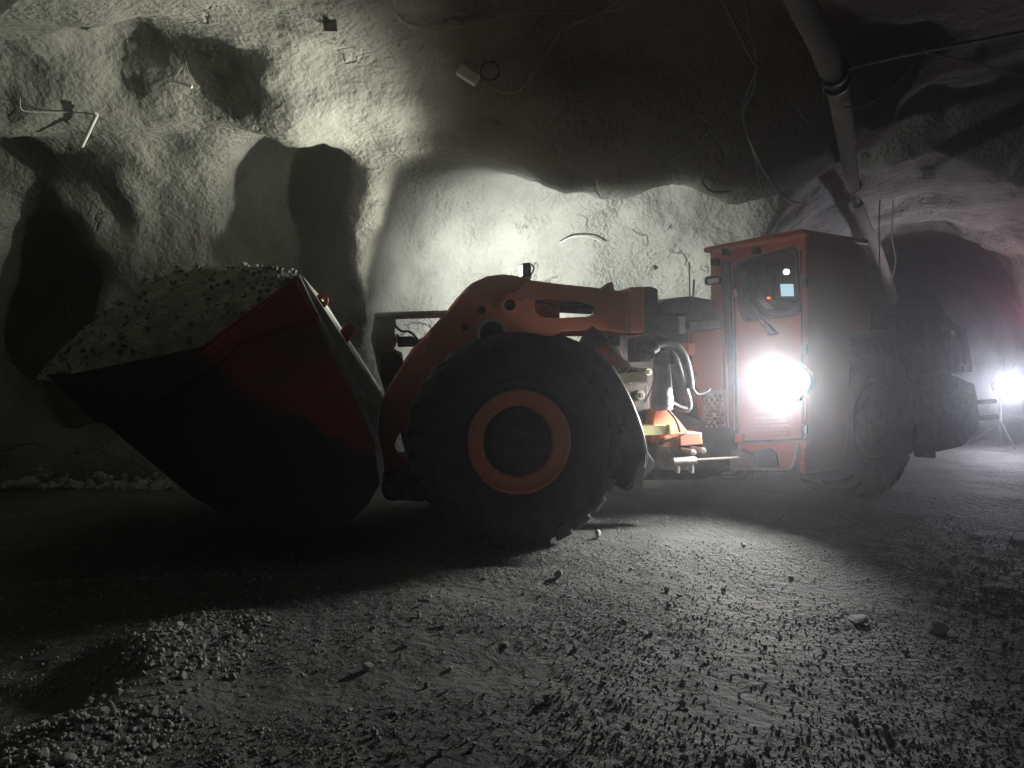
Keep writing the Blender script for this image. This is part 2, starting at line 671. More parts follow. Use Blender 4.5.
fx = axis([(-9.4, -4, 0.16), (-4, 5, 0.035), (5, 15, 0.16)])
fy = axis([(-3.3, 2.4, 0.3), (2.4, 7.2, 0.035), (7.2, 12.5, 0.09), (12.5, 25, 0.25)])
GX, GY = np.meshgrid(fx, fy, indexing='ij')
GZ = floor_h(GX, GY)
nx_, ny_ = GX.shape
vv = np.stack([GX, GY, GZ], -1).reshape(-1, 3)
I = np.arange(nx_ * ny_).reshape(nx_, ny_)
ff = np.stack([I[:-1, :-1], I[1:, :-1], I[1:, 1:], I[:-1, 1:]], -1).reshape(-1, 4)
me = D.meshes.new('floor')
me.from_pydata(vv.tolist(), [], ff.tolist())
me.shade_smooth()
me.materials.append(M['floor'])
fl = D.objects.new('floor', me)
COL.objects.link(fl)
tag(fl, kind='structure')


def fh(x, y):
    return float(floor_h(np.array([x]), np.array([y]))[0])


# ------------------------------------------------------------------ stones
ICO_V, ICO_F = [], []
import bmesh
_b = bmesh.new()
bmesh.ops.create_icosphere(_b, subdivisions=1, radius=1)
ICO1 = (np.array([v.co[:] for v in _b.verts]), np.array([[v.index for v in f.verts] for f in _b.faces]))
_b.free()
_b = bmesh.new()
bmesh.ops.create_icosphere(_b, subdivisions=3, radius=1)
ICO3 = (np.array([v.co[:] for v in _b.verts]), np.array([[v.index for v in f.verts] for f in _b.faces]))
_b.free()
_b = bmesh.new()
bmesh.ops.create_icosphere(_b, subdivisions=2, radius=1)
ICO2 = (np.array([v.co[:] for v in _b.verts]), np.array([[v.index for v in f.verts] for f in _b.faces]))
_b.free()


def chip(rs, ico, cuts=9):
    """an angular stone: a ball cut by random planes"""
    v = ico[0].copy()
    for _ in range(cuts):
        n = rs.randn(3)
        n /= np.linalg.norm(n)
        d = rs.uniform(0.45, 0.8)
        t = v @ n
        v = v - np.outer(np.maximum(t - d, 0), n)
    return v * rs.uniform(0.65, 1.15, 3)


def rotz(rs):
    q = rs.randn(4)
    q /= np.linalg.norm(q)
    w, x, y, z = q
    return np.array([[1 - 2 * (y * y + z * z), 2 * (x * y - z * w), 2 * (x * z + y * w)],
                     [2 * (x * y + z * w), 1 - 2 * (x * x + z * z), 2 * (y * z - x * w)],
                     [2 * (x * z - y * w), 2 * (y * z + x * w), 1 - 2 * (x * x + y * y)]])


def gravel_mesh(name, pts, sizes, mat, seed, ico=ICO1, parent=None):
    rs = np.random.RandomState(seed)
    protos = [chip(rs, ico, 7) for _ in range(14)]
    vs, fs, o = [], [], 0
    for p, s in zip(pts, sizes):
        q = protos[rs.randint(14)] @ rotz(rs).T * s
        vs.append(q + np.array(p))
        fs.append(ico[1] + o)
        o += len(q)
    me = D.meshes.new(name)
    me.from_pydata(np.concatenate(vs).tolist(), [], np.concatenate(fs).tolist())
    me.materials.append(mat)
    ob = D.objects.new(name, me)
    COL.objects.link(ob)
    return ob


rs = np.random.RandomState(8)
pts, sz = [], []
P0 = []
while len(P0) < 36000:
    y = 2.6 + 5.4 * rs.rand() ** 1.25
    x = rs.uniform(-1, 1) * (y * 0.72 + 0.4)
    # keep the smooth tyre tracks clearer
    track = abs(y - 4.0 - 0.25 * x) < 0.22 and x < 0.2
    if track and rs.rand() < 0.8:
        continue
    n = float(vnoise(np.array([[x, y, 0.0]]), 1.6, 21)[0])
    wr = math.exp(-((x + 1.75) / 0.35) ** 2) * (y < 4.9)
    if rs.rand() > 0.5 + 0.6 * n + wr:
        continue
    P0.append((x, y))
    s = 0.0042 + 0.0085 * rs.rand() ** 3
    if wr > 0.4 and rs.rand() < 0.35:
        s = rs.uniform(0.009, 0.019)
    sz.append(s)
P0 = np.array(P0)
hz = floor_h(P0[:, 0], P0[:, 1])
pts = [(a, b, h + s * 0.35) for (a, b), h, s in zip(P0, hz, sz)]
g = gravel_mesh('gravel', pts, sz, M['gravel'], 3)
tag(g, 'loose grey gravel scattered over the mine floor in the foreground', 'gravel', kind='stuff')

# rubble at the foot of the left wall
pts, sz = [], []
for _ in range(900):
    x = rs.uniform(-8.2, -2.6)
    y = 9.55 + abs(rs.randn()) * 0.28
    s = 0.02 + 0.06 * rs.rand() ** 2.5
    pts.append((x, y, fh(x, y) + s * 0.4))
    sz.append(s)
g = gravel_mesh('rubble', pts, sz, M['gravel'], 5)
tag(g, 'band of broken rock debris along the foot of the left wall', 'rubble', kind='stuff')

# individual rocks
rock_protos = []
for k in range(7):
    v = chip(np.random.RandomState(50 + k), ICO3, 12)
    v = v + vnoise(v, 2.0, 60 + k)[:, None] * 0.06 * v
    v[:, 2] -= v[:, 2].min()
    me = D.meshes.new('rock')
    me.from_pydata(v.tolist(), [], ICO3[1].tolist())
    me.shade_smooth()
    me.set_sharp_from_angle(angle=math.radians(28))
    me.materials.append(M['gravel'])
    rock_protos.append(me)


def rock(px, py, size, k, label, group=None, rz=0.0, flat=0.8, name='rock', xy=None):
    if xy is None:
        r = ray(px, py)
        t = -CAM_H / r[2]
        x, y = r[0] * t, r[1] * t
        for _ in range(3):
            t = -(CAM_H - fh(x, y)) / r[2]
            x, y = r[0] * t, r[1] * t
    else:
        x, y = xy
    o = D.objects.new(name, rock_protos[k])
    COL.objects.link(o)
    o.location = (x, y, fh(x, y) - size * 0.14)
    o.scale = (size, size * 0.9, size * flat)
    o.rotation_euler = (0, 0, rz)
    tag(o, label, 'rock', group)
    return o


rock(368, 671, 0.047, 0, 'pale angular rock alone on the floor in the lower left centre')
rock(857, 622, 0.072, 1, 'grey upright rock on the dim floor, left of the rounded boulder', rz=1)
rock(938, 634, 0.085, 2, 'rounded pale boulder on the dim floor at the lower right', rz=2, flat=0.6)
rock(975, 625, 0.035, 3, 'small pale stone just right of the rounded boulder')
rock(62, 763, 0.05, 4, 'pale flat rock on the windrow at the bottom left corner', rz=.5, flat=0.6)
rock(44, 757, 0.028, 5, 'small white stone just left of the flat rock at bottom left')
rock(557, 578, 0.038, 6, 'bright stone on the lit floor just below the front tyre')
rock(505, 646, 0.03, 1, 'small upright stone in the middle of the foreground', rz=2)
rock(232, 680, 0.028, 2, 'small pale stone on the smooth tyre track left of the lone angular rock')
rock(598, 538, 0.055, 3, 'rock on the floor just right of the front tyre')
rs = np.random.RandomState(77)
n = 0
taken_xy = []
while n < 150:
    y = 2.9 + 4.0 * rs.rand()
    x = rs.uniform(-0.62, 0.66) * y
    if (abs(x) < 1.2 and y > 6.0) or any((x - a) ** 2 + (y - b) ** 2 < 0.015 for a, b in taken_xy):
        continue
    taken_xy.append((x, y))
    rock(0, 0, rs.uniform(0.012, 0.026), rs.randint(7), 'small broken grey stone lying on the muck floor in front of the loader', 'small stones on the mine floor', rs.uniform(0, 6), 0.75, 'stone', (x, y))
    n += 1
for n in range(40):
    wx, wy = -1.72 + rs.uniform(-.25, .3), rs.uniform(2.95, 4.7)
    rock(0, 0, rs.uniform(0.018, 0.036), rs.randint(7), 'small broken rock heaped on the windrow at the lower left', 'stones on the windrow', rs.uniform(0, 6), 0.8, 'stone', (wx, wy))
for n in range(36):
    wx, wy = rs.uniform(-7.6, -3.6), rs.uniform(9.5, 9.95)
    rock(0, 0, rs.uniform(0.05, 0.12), rs.randint(7), 'chunk of fallen rock in the debris along the foot of the left wall', 'fallen rocks at the left wall', rs.uniform(0, 6), 0.8, 'rock', (wx, wy))

# ================================================================== THE LOADER
loader = empty('wheel_loader', F1.w((0.5, 1.3, 0)))
tag(loader, 'orange and black underground loader carrying a full bucket, its cab lamp blazing', 'loader')
R1 = lambda pts, ly: [F1.at(x, y, ly) for x, y in pts]
R2 = lambda pts, ly: [F2.at(x, y, ly) for x, y in pts]
R3 = lambda pts, ly: [F3.at(x, y, ly) for x, y in pts]
RC = lambda pts, ly: [FC.at(x, y, ly) for x, y in pts]


def make_wheel(fr, cx, y0, facing=1, rim_mat='orange', r=0.95, cz=0.925):
    """y0: plane of the tyre's outer side; facing=1 outer side towards -y"""
    fy = lambda y: y0 + y * facing
    k = r / 0.95
    m = MB(fr)
    prof = [(.43, .16), (.45, .10), (.49, .05), (.53, .025), (.56, .03), (.60, .012), (.68, .0), (.76, .008), (.765, .014), (.80, .02), (.86, .05), (.90, .10), (.915, .2),
            (.92, .375), (.915, .55), (.90, .65), (.84, .70), (.76, .745), (.68, .75), (.60, .74), (.50, .70), (.43, .59)]
    m.lathe([(a * k, fy(b)) for a, b in prof], (cx, cz), 96)
    N = 28
    for i in range(N):
        for side in (0, 1):
            a0 = 2 * math.pi * (i + 0.5 * side) / N
            da = 2 * math.pi / N * 0.33
            path = [(.80, .006), (.875, .02), (.925, .06), (.942, .09), (.942, .22), (.942, .40)]
            skew = [0, 0, 0, 0, .04, .10]
            inner = [(.79, .04), (.83, .08), (.86, .14), (.88, .16), (.88, .24), (.88, .40)]
            wd = [.8, .9, 1, 1, 1, .9]
            vs = []
            for j in range(6):
                for s_ in (-1, 1):
                    for pr in (path[j], inner[j]):
                        aa = a0 + s_ * da * wd[j] + skew[j]
                        yy = pr[1] if side == 0 else .75 - pr[1]
                        rr = pr[0] * k
                        vs.append((cx + rr * math.cos(aa), fy(yy), cz + rr * math.sin(aa)))
            fs = []
            for j in range(5):
                b = j * 4
                fs += [(b, b + 4, b + 6, b + 2), (b, b + 1, b + 5, b + 4), (b + 2, b + 6, b + 7, b + 3)]
            fs += [(0, 2, 3, 1), (20, 21, 23, 22)]
            m.add(vs, fs)
    w = m.build('wheel', M['rubber'], loader, clampz=0.0, angle=30)
    # rim
    m = MB(fr)
    m.lathe([(a, fy(b)) for a, b in [(.43, .18), (.455, .10), (.452, .055), (.44, .04), (.425, .045), (.425, .06), (.415, .075), (.35, .085), (.315, .09), (.305, .11), (.305, .22), (.30, .3), (.1, .31), (.001, .31)]], (cx, cz), 72)
    rim = m.build('rim', M[rim_mat], w, angle=30)
    m = MB(fr)
    m.lathe([(a, fy(b)) for a, b in [(.30, .26), (.295, .13), (.285, .115), (.24, .10), (.17, .085), (.11, .08), (.05, .075), (.04, .065), (.001, .065)]], (cx, cz), 64)
    for i in range(56):
        a = 2 * math.pi * i / 56
        ca, sa = math.cos(a), math.sin(a)
        p = lambda r_, y_, t: (cx + r_ * ca - t * sa, fy(y_), cz + r_ * sa + t * ca)
        m.add([p(.08, .08, -.003), p(.08, .08, .003), p(.08, .07, -.002), p(.08, .07, .002), p(.28, .117, -.006), p(.28, .117, .006), p(.28, .098, -.003), p(.28, .098, .003)],
              [(2, 6, 7, 3), (0, 4, 6, 2), (1, 3, 7, 5), (0, 2, 3, 1), (4, 5, 7, 6)])
        hub = m.build('hub', M['grime'], w, angle=30)
    for i in range(3):
        pass
    return w


make_wheel(F1, 0, 0)
make_wheel(F1, 0, 2.72, -1)
make_wheel(F2, 1.86, 0.25, 1, 'dark')  # rear rims coloured dark, the shade back there put into the paint
make_wheel(F2, 1.86, 2.75, -1, 'dark')

# ---------------- bucket
BY0, BY1 = -0.1, 2.85
side_px = [(50, 378), (200, 347), (297, 275), (326, 336), (346, 373), (363, 407), (377, 438), (381, 465), (379, 486), (368, 505), (348, 523), (320, 535), (292, 537), (262, 531), (228, 516), (193, 498)]
sp = R1(side_px, BY0)
m = MB(F1)
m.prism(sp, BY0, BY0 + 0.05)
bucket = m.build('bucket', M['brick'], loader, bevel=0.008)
tag(bucket, 'red bucket, darker towards the bottom')
m = MB(F1)
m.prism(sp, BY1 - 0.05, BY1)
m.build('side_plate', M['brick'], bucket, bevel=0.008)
# shell: lip -> floor -> heel -> back
outer = [sp[0]] + list(reversed(sp[2:]))     # tip, 193.. heel .. 380 .. 297
cen = (sum(p[0] for p in sp) / len(sp), sum(p[1] for p in sp) / len(sp))
inner = []
for i, p in enumerate(outer):
    a = outer[max(i - 1, 0)]
    b = outer[min(i + 1, len(outer) - 1)]
    d = Vector((b[0] - a[0], b[1] - a[1])).normalized()
    nrm = Vector((-d.y, d.x))
    if nrm.dot(Vector((cen[0] - p[0], cen[1] - p[1]))) < 0:
        nrm = -nrm
    inner.append((p[0] + nrm.x * 0.05, p[1] + nrm.y * 0.05))
m = MB(F1)
for i in range(len(outer) - 1):
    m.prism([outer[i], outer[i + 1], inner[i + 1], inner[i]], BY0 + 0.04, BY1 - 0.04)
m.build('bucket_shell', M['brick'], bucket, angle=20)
# cutting edge
m = MB(F1)
q = R1([(47, 374), (66, 372), (118, 420), (98, 424)], BY0)
m.prism([(p[0], p[1]) for p in q], BY0 - 0.02, BY1 + 0.02)
m.build('cutting_edge', M['dark'], bucket, bevel=0.01)
# side wear plate along the raised edge
m = MB(F1)
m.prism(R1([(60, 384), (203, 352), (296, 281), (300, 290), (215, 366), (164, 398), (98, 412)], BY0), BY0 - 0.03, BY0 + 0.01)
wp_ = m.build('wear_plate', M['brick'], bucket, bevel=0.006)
m = MB(F1)
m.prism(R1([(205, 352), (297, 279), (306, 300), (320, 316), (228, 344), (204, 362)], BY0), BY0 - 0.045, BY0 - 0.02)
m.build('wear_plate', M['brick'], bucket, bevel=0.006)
# stiffener strip down the rear edge of the side plate
m = MB(F1)
m.prism(R1([(297, 275), (299.5, 275), (328, 335), (348, 373), (379, 437), (384, 466), (381, 488), (377, 466), (374, 440), (344, 374), (323, 336)], BY0), BY0 - 0.03, BY0 + 0.06)
m.build('edge_strip', M['bright'], bucket, bevel=0.004)
# spill guard box on the back
m = MB(F1)
m.prism(R1([(298, 275), (303, 276), (383, 400), (381, 406), (376, 434), (340, 366)], BY0 + .1), BY0 + 0.07, BY1 - 0.1)
m.build('spill_guard', M['steel'], bucket, bevel=0.008)
A_ = [(298, 275.5), (312, 303), (331, 337), (352, 373), (367, 398)]
B_ = [(303, 277.5), (322, 303), (346, 337), (370, 374), (384, 401)]
m = MB(F1)
va = [F1.p3(x, y, BY0 + .05) for x, y in A_]
vb = [F1.p3(x, y, BY0 + .42) for x, y in B_]
vc = [(p[0] - .03, p[1] + .02, p[2] - .02) for p in va]
vd = [(p[0] - .03, p[1] + .02, p[2] - .02) for p in vb]
n5 = len(va)
fs = []
for i in range(n5 - 1):
    fs += [(i, i + 1, n5 + i + 1, n5 + i), (2 * n5 + i, 3 * n5 + i, 3 * n5 + i + 1, 2 * n5 + i + 1), (n5 + i, n5 + i + 1, 3 * n5 + i + 1, 3 * n5 + i), (i, 2 * n5 + i, 2 * n5 + i + 1, i + 1)]
fs += [(0, n5, 3 * n5, 2 * n5), (n5 - 1, 3 * n5 - 1, 4 * n5 - 1, 2 * n5 - 1)]
m.add(va + vb + vc + vd, fs)
m.build('lit_flare_strip', M['white'], bucket)  # flare and white colour stand in for lamplight on the guard's rear face
# lifting lugs
for (x, y) in ((320, 303), (348, 332)):
    m = MB(F1)
    ly = BY0 + 0.25
    c = F1.at(x + 2, y - 3, ly)
    base = R1([(x - 8, y - 1), (x - 1, y + 11)], ly)
    lp = [base[0], (c[0] - 0.035, c[1] + 0.045), (c[0] + 0.01, c[1] + 0.055), (c[0] + 0.05, c[1] + 0.02), (c[0] + 0.05, c[1] - 0.02), base[1]]
    m.prism([lp, circ((c[0] + .01, c[1] + .005), .016, 12)], ly, ly + 0.07)
    m.build('lifting_lug', M['red'], bucket, bevel=0.006)

# ore heap
m = MB(F1)
crest_px = [(52, 376), (70, 350), (100, 315), (130, 290), (165, 272), (200, 263), (235, 263), (262, 266), (284, 270), (297, 277)]
cr = [F1.at(x, y, 1.0) for x, y in crest_px]
nA, nB = 60, 60
vs = []
tip, cor = sp[0], sp[2]
mid = sp[1]
for i in range(nA + 1):
    t = i / nA
    # rim line of near plate from tip through mid to corner
    if t < 0.55:
        s_ = t / 0.55
        rx, rz = tip[0] + (mid[0] - tip[0]) * s_, tip[1] + (mid[1] - tip[1]) * s_
    else:
        s_ = (t - 0.55) / 0.45
        rx, rz = mid[0] + (cor[0] - mid[0]) * s_, mid[1] + (cor[1] - mid[1]) * s_
    k = t * (len(cr) - 1)
    a = min(int(k), len(cr) - 2)
    cx_, cz_ = cr[a][0] + (cr[a + 1][0] - cr[a][0]) * (k - a), cr[a][1] + (cr[a + 1][1] - cr[a][1]) * (k - a)
    for j in range(nB + 1):
        u = j / nB
        ly = BY0 + 0.05 + (BY1 - BY0 - 0.1) * u
        w = min(1.0, math.sin(math.pi * min(max(u, 0), 1)) ** 0.75 * 1.08)
        x = rx + (cx_ - rx) * min(1, w * 1.2)
        z = rz - 0.03 + (cz_ - rz) * w
        vs.append([x, ly, z])
vs = np.array(vs)
ns = 0.05 * vnoise(vs, 2.2, 31) + 0.03 * vnoise(vs, 6, 32) + 0.018 * vnoise(vs, 14, 33)
u_ = (vs[:, 1] - BY0) / (BY1 - BY0)
edge = np.clip(np.minimum(u_, 1 - u_) * 8, 0, 1)
vs[:, 2] += ns * edge
fs = [(i * (nB + 1) + j, (i + 1) * (nB + 1) + j, (i + 1) * (nB + 1) + j + 1, i * (nB + 1) + j + 1) for i in range(nA) for j in range(nB)]
m.add(vs.tolist(), fs)
heap_surface = vs.copy()
# underside closing the pile inside the bucket
o0 = len(m.v)
m.v += [(tip[0] + .25, BY0 + .06, tip[1] - .12), (tip[0] + .25, BY1 - .06, tip[1] - .12), (cor[0] - .05, BY0 + .06, cor[1] - .7), (cor[0] - .05, BY1 - .06, cor[1] - .7)]
m.f += [(o0, o0 + 1, o0 + 3, o0 + 2)]
heap = m.build('ore_heap', M['ore'], None, angle=60)
tag(heap, 'mound of broken grey ore heaped in the loader bucket', 'ore', kind='stuff')
rs = np.random.RandomState(12)
sel = rs.choice(len(heap_surface), 2600)
hp, hs = [], []
for i in sel:
    p = heap_surface[i] + rs.randn(3) * 0.02
    s_ = 0.008 + 0.03 * rs.rand() ** 4
    hp.append(F1.w((p[0], p[1], p[2] + 0.002)))
    hs.append(s_)
g = gravel_mesh('ore_chips', hp, hs, M['ore'], 9)
tag(g, 'loose ore chips on the surface of the heap in the bucket', 'ore chips', kind='stuff')

# ---------------- boom
m = MB(F1)
BO = 1.12
outl = [(378, 470), (378, 440), (380, 408), (388, 388), (398, 372), (414, 348), (446, 314), (461, 295), (472, 283), (487, 276), (503, 274), (519, 276), (530, 281),
        (560, 300), (560, 345), (520, 350), (470, 385), (440, 420), (432, 470), (425, 492), (400, 500), (385, 490)]
hole = [(404, 430), (398, 436), (394, 446), (397, 456), (405, 459), (411, 450), (412, 436)]
m.prism([R1(outl, BO), R1(hole, BO)], BO, BO + 0.55)
boom = m.build('boom', M['orange'], loader, bevel=0.015)
tag(boom, 'curved orange boom')
# bosses, and the rounded top cover
m = MB(F1)
c = F1.at(409, 397, BO)
m.cyl((c[0], BO - 0.012, c[1]), (c[0], BO + 0.02, c[1]), 0.105, n=40)
m.cyl((c[0], BO - 0.022, c[1]), (c[0], BO, c[1]), 0.06, n=30)
m.build('pin_boss', M['orange'], boom, bevel=0.004)
m = MB(F1)
c = F1.at(392, 482, BO)
m.cyl((c[0], BO - 0.5, c[1]), (c[0], BO + 1.1, c[1]), 0.10, n=30)
m.build('bucket_pin', M['dark'], boom, bevel=0.01)
m = MB(F1)
m.prism(R1([(376, 474), (430, 466), (440, 492), (420, 500), (385, 497)], BO), BO - 0.12, BO + 0.8)
m.build('boom_foot', M['grime'], boom, bevel=0.02)

# cheek plate with scalloped rim and pin holes
m = MB(F1)
BC = 1.0
cheek = [(430, 330), (452, 308), (472, 299), (478, 296.5), (484, 296.5), (491, 298.5), (497, 298), (503, 294), (509, 292), (516, 292.5), (522, 287), (526, 281), (530, 280),
         (565, 284.5), (600, 289), (609, 282.5), (613, 282), (614.5, 290), (629, 292), (629, 332), (593, 329.5), (560, 331), (530, 352), (470, 380), (436, 400), (420, 370)]
holes = [R1([(481.6 + 4.6 * math.cos(a * .524), 310 + 4.6 * math.sin(a * .524)) for a in range(12)], BC),
         R1([(509.7 + 6.3 * math.cos(a * .524), 305 + 6.3 * math.sin(a * .524)) for a in range(12)], BC),
         R1([(465 + 4.4 * math.cos(a * .524), 326.5 + 4.4 * math.sin(a * .524)) for a in range(12)], BC),
         R1([(463 + 5 * math.cos(a * .524), 352 + 5 * math.sin(a * .524)) for a in range(12)], BC),
         R1([(492 + 15 * math.cos(a * .2618), 334 + 15 * math.sin(a * .2618)) for a in range(24)], BC),
         R1([(534, 302), (538, 299), (550, 298.5), (585, 302), (594, 305), (597, 309), (595, 314), (588, 316.5), (560, 318), (542, 317), (535, 312)], BC)]
m.prism([R1(cheek, BC)] + holes, BC, BC + 0.09)
cheekp = m.build('boom_cheek_plate', M['orange'], loader, bevel=0.008)
m = MB(F1)
cc = F1.at(492, 334, BC)
m.lathe([(.125, BC - .03), (.14, BC - .035), (.145, BC - .02), (.14, BC + .05), (.122, BC + .05), (.125, BC - .03)], cc, 48)
m.build('bearing_ring', M['white'], cheekp)
m = MB(F1)
m.cyl((cc[0], BC + .05, cc[1]), (cc[0], BC + .2, cc[1]), .125, n=40)
m.cyl((cc[0] + .02, BC - .03, cc[1] + .02), (cc[0] + .02, BC + .05, cc[1] + .02), .018, n=12)
m.build('boom_pin', M['grime'], cheekp)
m = MB(F1)
for (x, y, r) in ((481.6, 310, .058), (509.7, 305, .078), (465, 326.5, .055)):
    c = F1.at(x, y, BC)
    m.lathe([(r * .72, BC - .002), (r * .76, BC - .012), (r, BC - .012), (r * 1.04, BC + .002)], c, 30)
m.build('hole_rim', M['orange'], cheekp)
# round cover behind the cheek holes
m = MB(F1)
m.prism(R1([(440, 380), (450, 325), (470, 303), (508, 296), (525, 300), (530, 350)], 1.09), 1.09, 1.12)
m.build('inner_web', M['grime'], boom)
# rear tower end block
m = MB(F1)
blk = R1([(630, 287), (650, 286.5), (656, 288), (658, 293), (657.5, 325), (650, 331.5), (630, 333.5)], BC - .05)
m.prism(blk, BC - 0.05, BC + 0.55)
eb = m.build('tower_end_block', M['orange'], loader, bevel=0.03, seg=3)
m = MB(F1)
m.prism(R1([(644.5, 286.5), (652, 286.5), (658, 289), (659, 326), (651, 332.5), (645, 333)], BC - .06), BC - 0.056, BC + 0.56)
m.build('shade_face_cap', M['dark'], eb, bevel=0.01)  # dark colour paints the shade on the block's turned end face
m = MB(F1)
m.prism(R1([(624.5, 291), (630.5, 291), (630.5, 332.5), (624.5, 331.5)], BC - .02), BC - 0.025, BC + 0.02)
m.build('weld_flange', M['orange'], eb, bevel=0.006)
# far side arm of the tower, seen through the slot, with hose and cylinder
m = MB(F1)
m.prism(R1([(531, 281), (600, 288), (629, 293), (629, 306), (540, 301), (531, 300)], 1.5), 1.5, 1.6)
m.prism(R1([(535, 321), (629, 321), (629, 336), (535, 336)], 1.5), 1.5, 1.6)
m.build('far_tower_plate', M['orange'], loader, bevel=0.01)
m = MB(F1)
a, b = F1.p3(532, 306, 1.2), F1.p3(592, 309, 1.2)
m.cyl(a, b, 0.055, n=24)
hc = m.build('tilt_cylinder', M['grime'], loader, bevel=0.004)
m = MB(F1)
m.cyl(F1.p3(588, 309, 1.2), F1.p3(606, 310, 1.2), 0.035, n=20)
m.build('piston_rod', M['bright'], hc)
m = MB(F1)
m.tube([F1.p3(534, 301, 1.08), F1.p3(555, 305, 1.05), F1.p3(575, 303, 1.05), F1.p3(596, 309, 1.08), F1.p3(605, 322, 1.1)], 0.017, smooth=6)
m.build('hydraulic_hose', M['hose'], hc)

# lamp on top of the boom tower (seen from behind)
m = MB(F1)
m.prism(R1([(522.5, 263), (531, 262.5), (531.5, 276.5), (523, 276.5)], 1.3), 1.3, 1.47)
bl = m.build('boom_lamp', M['dark'], loader, bevel=0.012)
m = MB(F1)
m.prism(R1([(524, 276), (530.5, 276), (530, 284), (525, 284)], 1.35), 1.35, 1.42)
m.prism(R1([(521.5, 276.6), (531.5, 276.2), (531.5, 278), (521.5, 278.3)], 1.3), 1.3, 1.45)
m.build('lamp_bracket', M['steel'], bl, bevel=0.003)
m = MB(F1)
m.prism(R1([(522.0, 265), (522.6, 265), (522.8, 275), (522.2, 275)], 1.3), 1.315, 1.455)
m.build('lamp_lens', M['lens'], bl)
m = MB(F1)
m.tube([F1.p3(531, 264, 1.38), F1.p3(534, 268, 1.38), F1.p3(531.5, 274, 1.38), F1.p3(529, 281, 1.38)], 0.008, smooth=6)
m.build('lamp_lead', M['dark'], bl)

# lamp on the far side of the front half, facing ahead and to the rock wall
FLX, FLZ = F1.at(546, 296, 2.5)
m = MB(F1)
m.cyl((FLX + .06, 2.5, FLZ), (FLX - .02, 2.53, FLZ), .07, .10, n=28)
m.box(FLX, FLX + .05, 2.35, 2.5, FLZ - .35, FLZ)
fr_l = m.build('front_lamp', M['dark'], loader)
m = MB(F1)
m.cyl((FLX - .02, 2.53, FLZ), (FLX - .035, 2.535, FLZ), .095, .08, n=28)
m.build('lamp_lens', M['lens'], fr_l)
m = MB(F1)
m.box(FLX - .3, FLX + .5, 1.8, 2.5, FLZ - .38, FLZ - .33)
m.build('far_fender', M['orange'], loader, bevel=.01)

# ---------------- bucket linkage seen left of the boom
m = MB(F1)
LK = 1.35
m.cyl(F1.p3(374, 316, 1.35), F1.p3(452, 314, 1.35), 0.038, n=24)
ln = m.build('tilt_linkage', M['steel'], loader)
m = MB(F1)
kn = [(373.5, 319), (375, 316.5), (395, 316), (396, 322), (394.5, 334), (398, 340), (394, 349), (402, 353), (405, 380), (404, 395), (386, 395), (378, 372), (374, 352), (370.5, 340)]
m.prism(R1(kn, LK), LK - 0.06, LK + 0.10)
m.build('bell_crank', M['steel'], ln, bevel=0.012)
m = MB(F1)
c = F1.at(382, 338, LK)
m.cyl((c[0], LK - .10, c[1]), (c[0], LK + .1, c[1]), .085, n=32)
m.cyl((c[0], LK - .115, c[1]), (c[0], LK - .09, c[1]), .052, n=28)
m.cyl((c[0], LK - .13, c[1]), (c[0], LK - .10, c[1]), .024, n=12)
m.build('crank_pin', M['steel'], ln, bevel=0.006)
m = MB(F1)
m.prism(R1([(396, 333), (400, 336.5), (412, 336), (418, 339), (426, 337), (426, 344), (414, 346.5), (398, 347)], LK), LK, LK + 0.09)
m.build('link_rod', M['dark'], ln, bevel=0.01)
m = MB(F1)
m.prism(R1([(379, 354), (393, 351), (402, 358), (405, 372), (396, 386), (383, 386), (380, 372)], LK), LK - 0.10, LK - 0.03)
m.build('link_cover', M['dark'], ln, bevel=0.02)
m = MB(F1)
m.tube([F1.p3(395, 325, LK - .04), F1.p3(401, 331, LK - .05), F1.p3(410, 332, LK - .05), F1.p3(417, 339, LK - .04), F1.p3(420, 346, LK - .02)], 0.012, smooth=6)
m.build('grease_hose', M['dark'], ln)

# ---------------- front chassis, axle, mudguard
m = MB(F1)
m.prism(R1([(432, 400), (520, 345), (620, 345), (632, 380), (640, 420), (636, 470), (560, 490), (470, 490), (436, 470)], 0.9), 0.9, 1.8)
ch = m.build('front_chassis', M['grime'], loader, bevel=0.02)
m = MB(F1)
m.cyl((0, .35, .925), (0, 2.4, .925), .24, .24, n=32)
m.build('front_axle', M['dark'], loader)
m = MB(F2)
m.cyl((1.86, .5, .925), (1.86, 2.4, .925), .24, .24, n=32)
m.build('rear_axle', M['dark'], loader)
# mudguard: dark steel sheet behind the tyre, lamplit edge painted bright
m = MB(F1)
gy = -0.035
gin = [(560, 334), (590, 346), (612, 366), (627, 393), (636, 414), (642, 432), (646, 452), (645, 468), (640, 480), (632, 488)]
go = [F1.at(x, y, gy) for x, y in gin]
gi = [F1.at(x - 5, y + 4, gy) for x, y in gin]
m.prism(go + list(reversed(gi)), gy, gy + 0.62)
gw = [F1.at(x - 17 + 1.2 * i, y + 9 - i, gy) for i, (x, y) in enumerate(gin)]
m.prism(go + list(reversed(gw)), gy, gy + .02)
mg = m.build('mudguard', M['dark'], loader, bevel=0.004)
m = MB(F1)
m.tube([F1.p3(x + 0.5, y, gy - .01) for x, y in gin[2:]], 0.009, smooth=3)
m.build('guard_lit_edge', M['bright'], mg)
m = MB(F1)
m.prism(R1([(642, 452), (644, 470), (641, 489), (632, 488)], gy), gy - .02, gy + .01)
m.build('mud_flap', M['bright'], mg)  # bright flap, a lamplit patch put into its colour
m = MB(F1)
m.prism(R1([(646, 447), (656, 462), (656, 468), (643, 484), (642, 478), (648, 466)], gy), gy + .05, gy + .09)
m.build('guard_brace', M['steel'], mg, bevel=0.004)
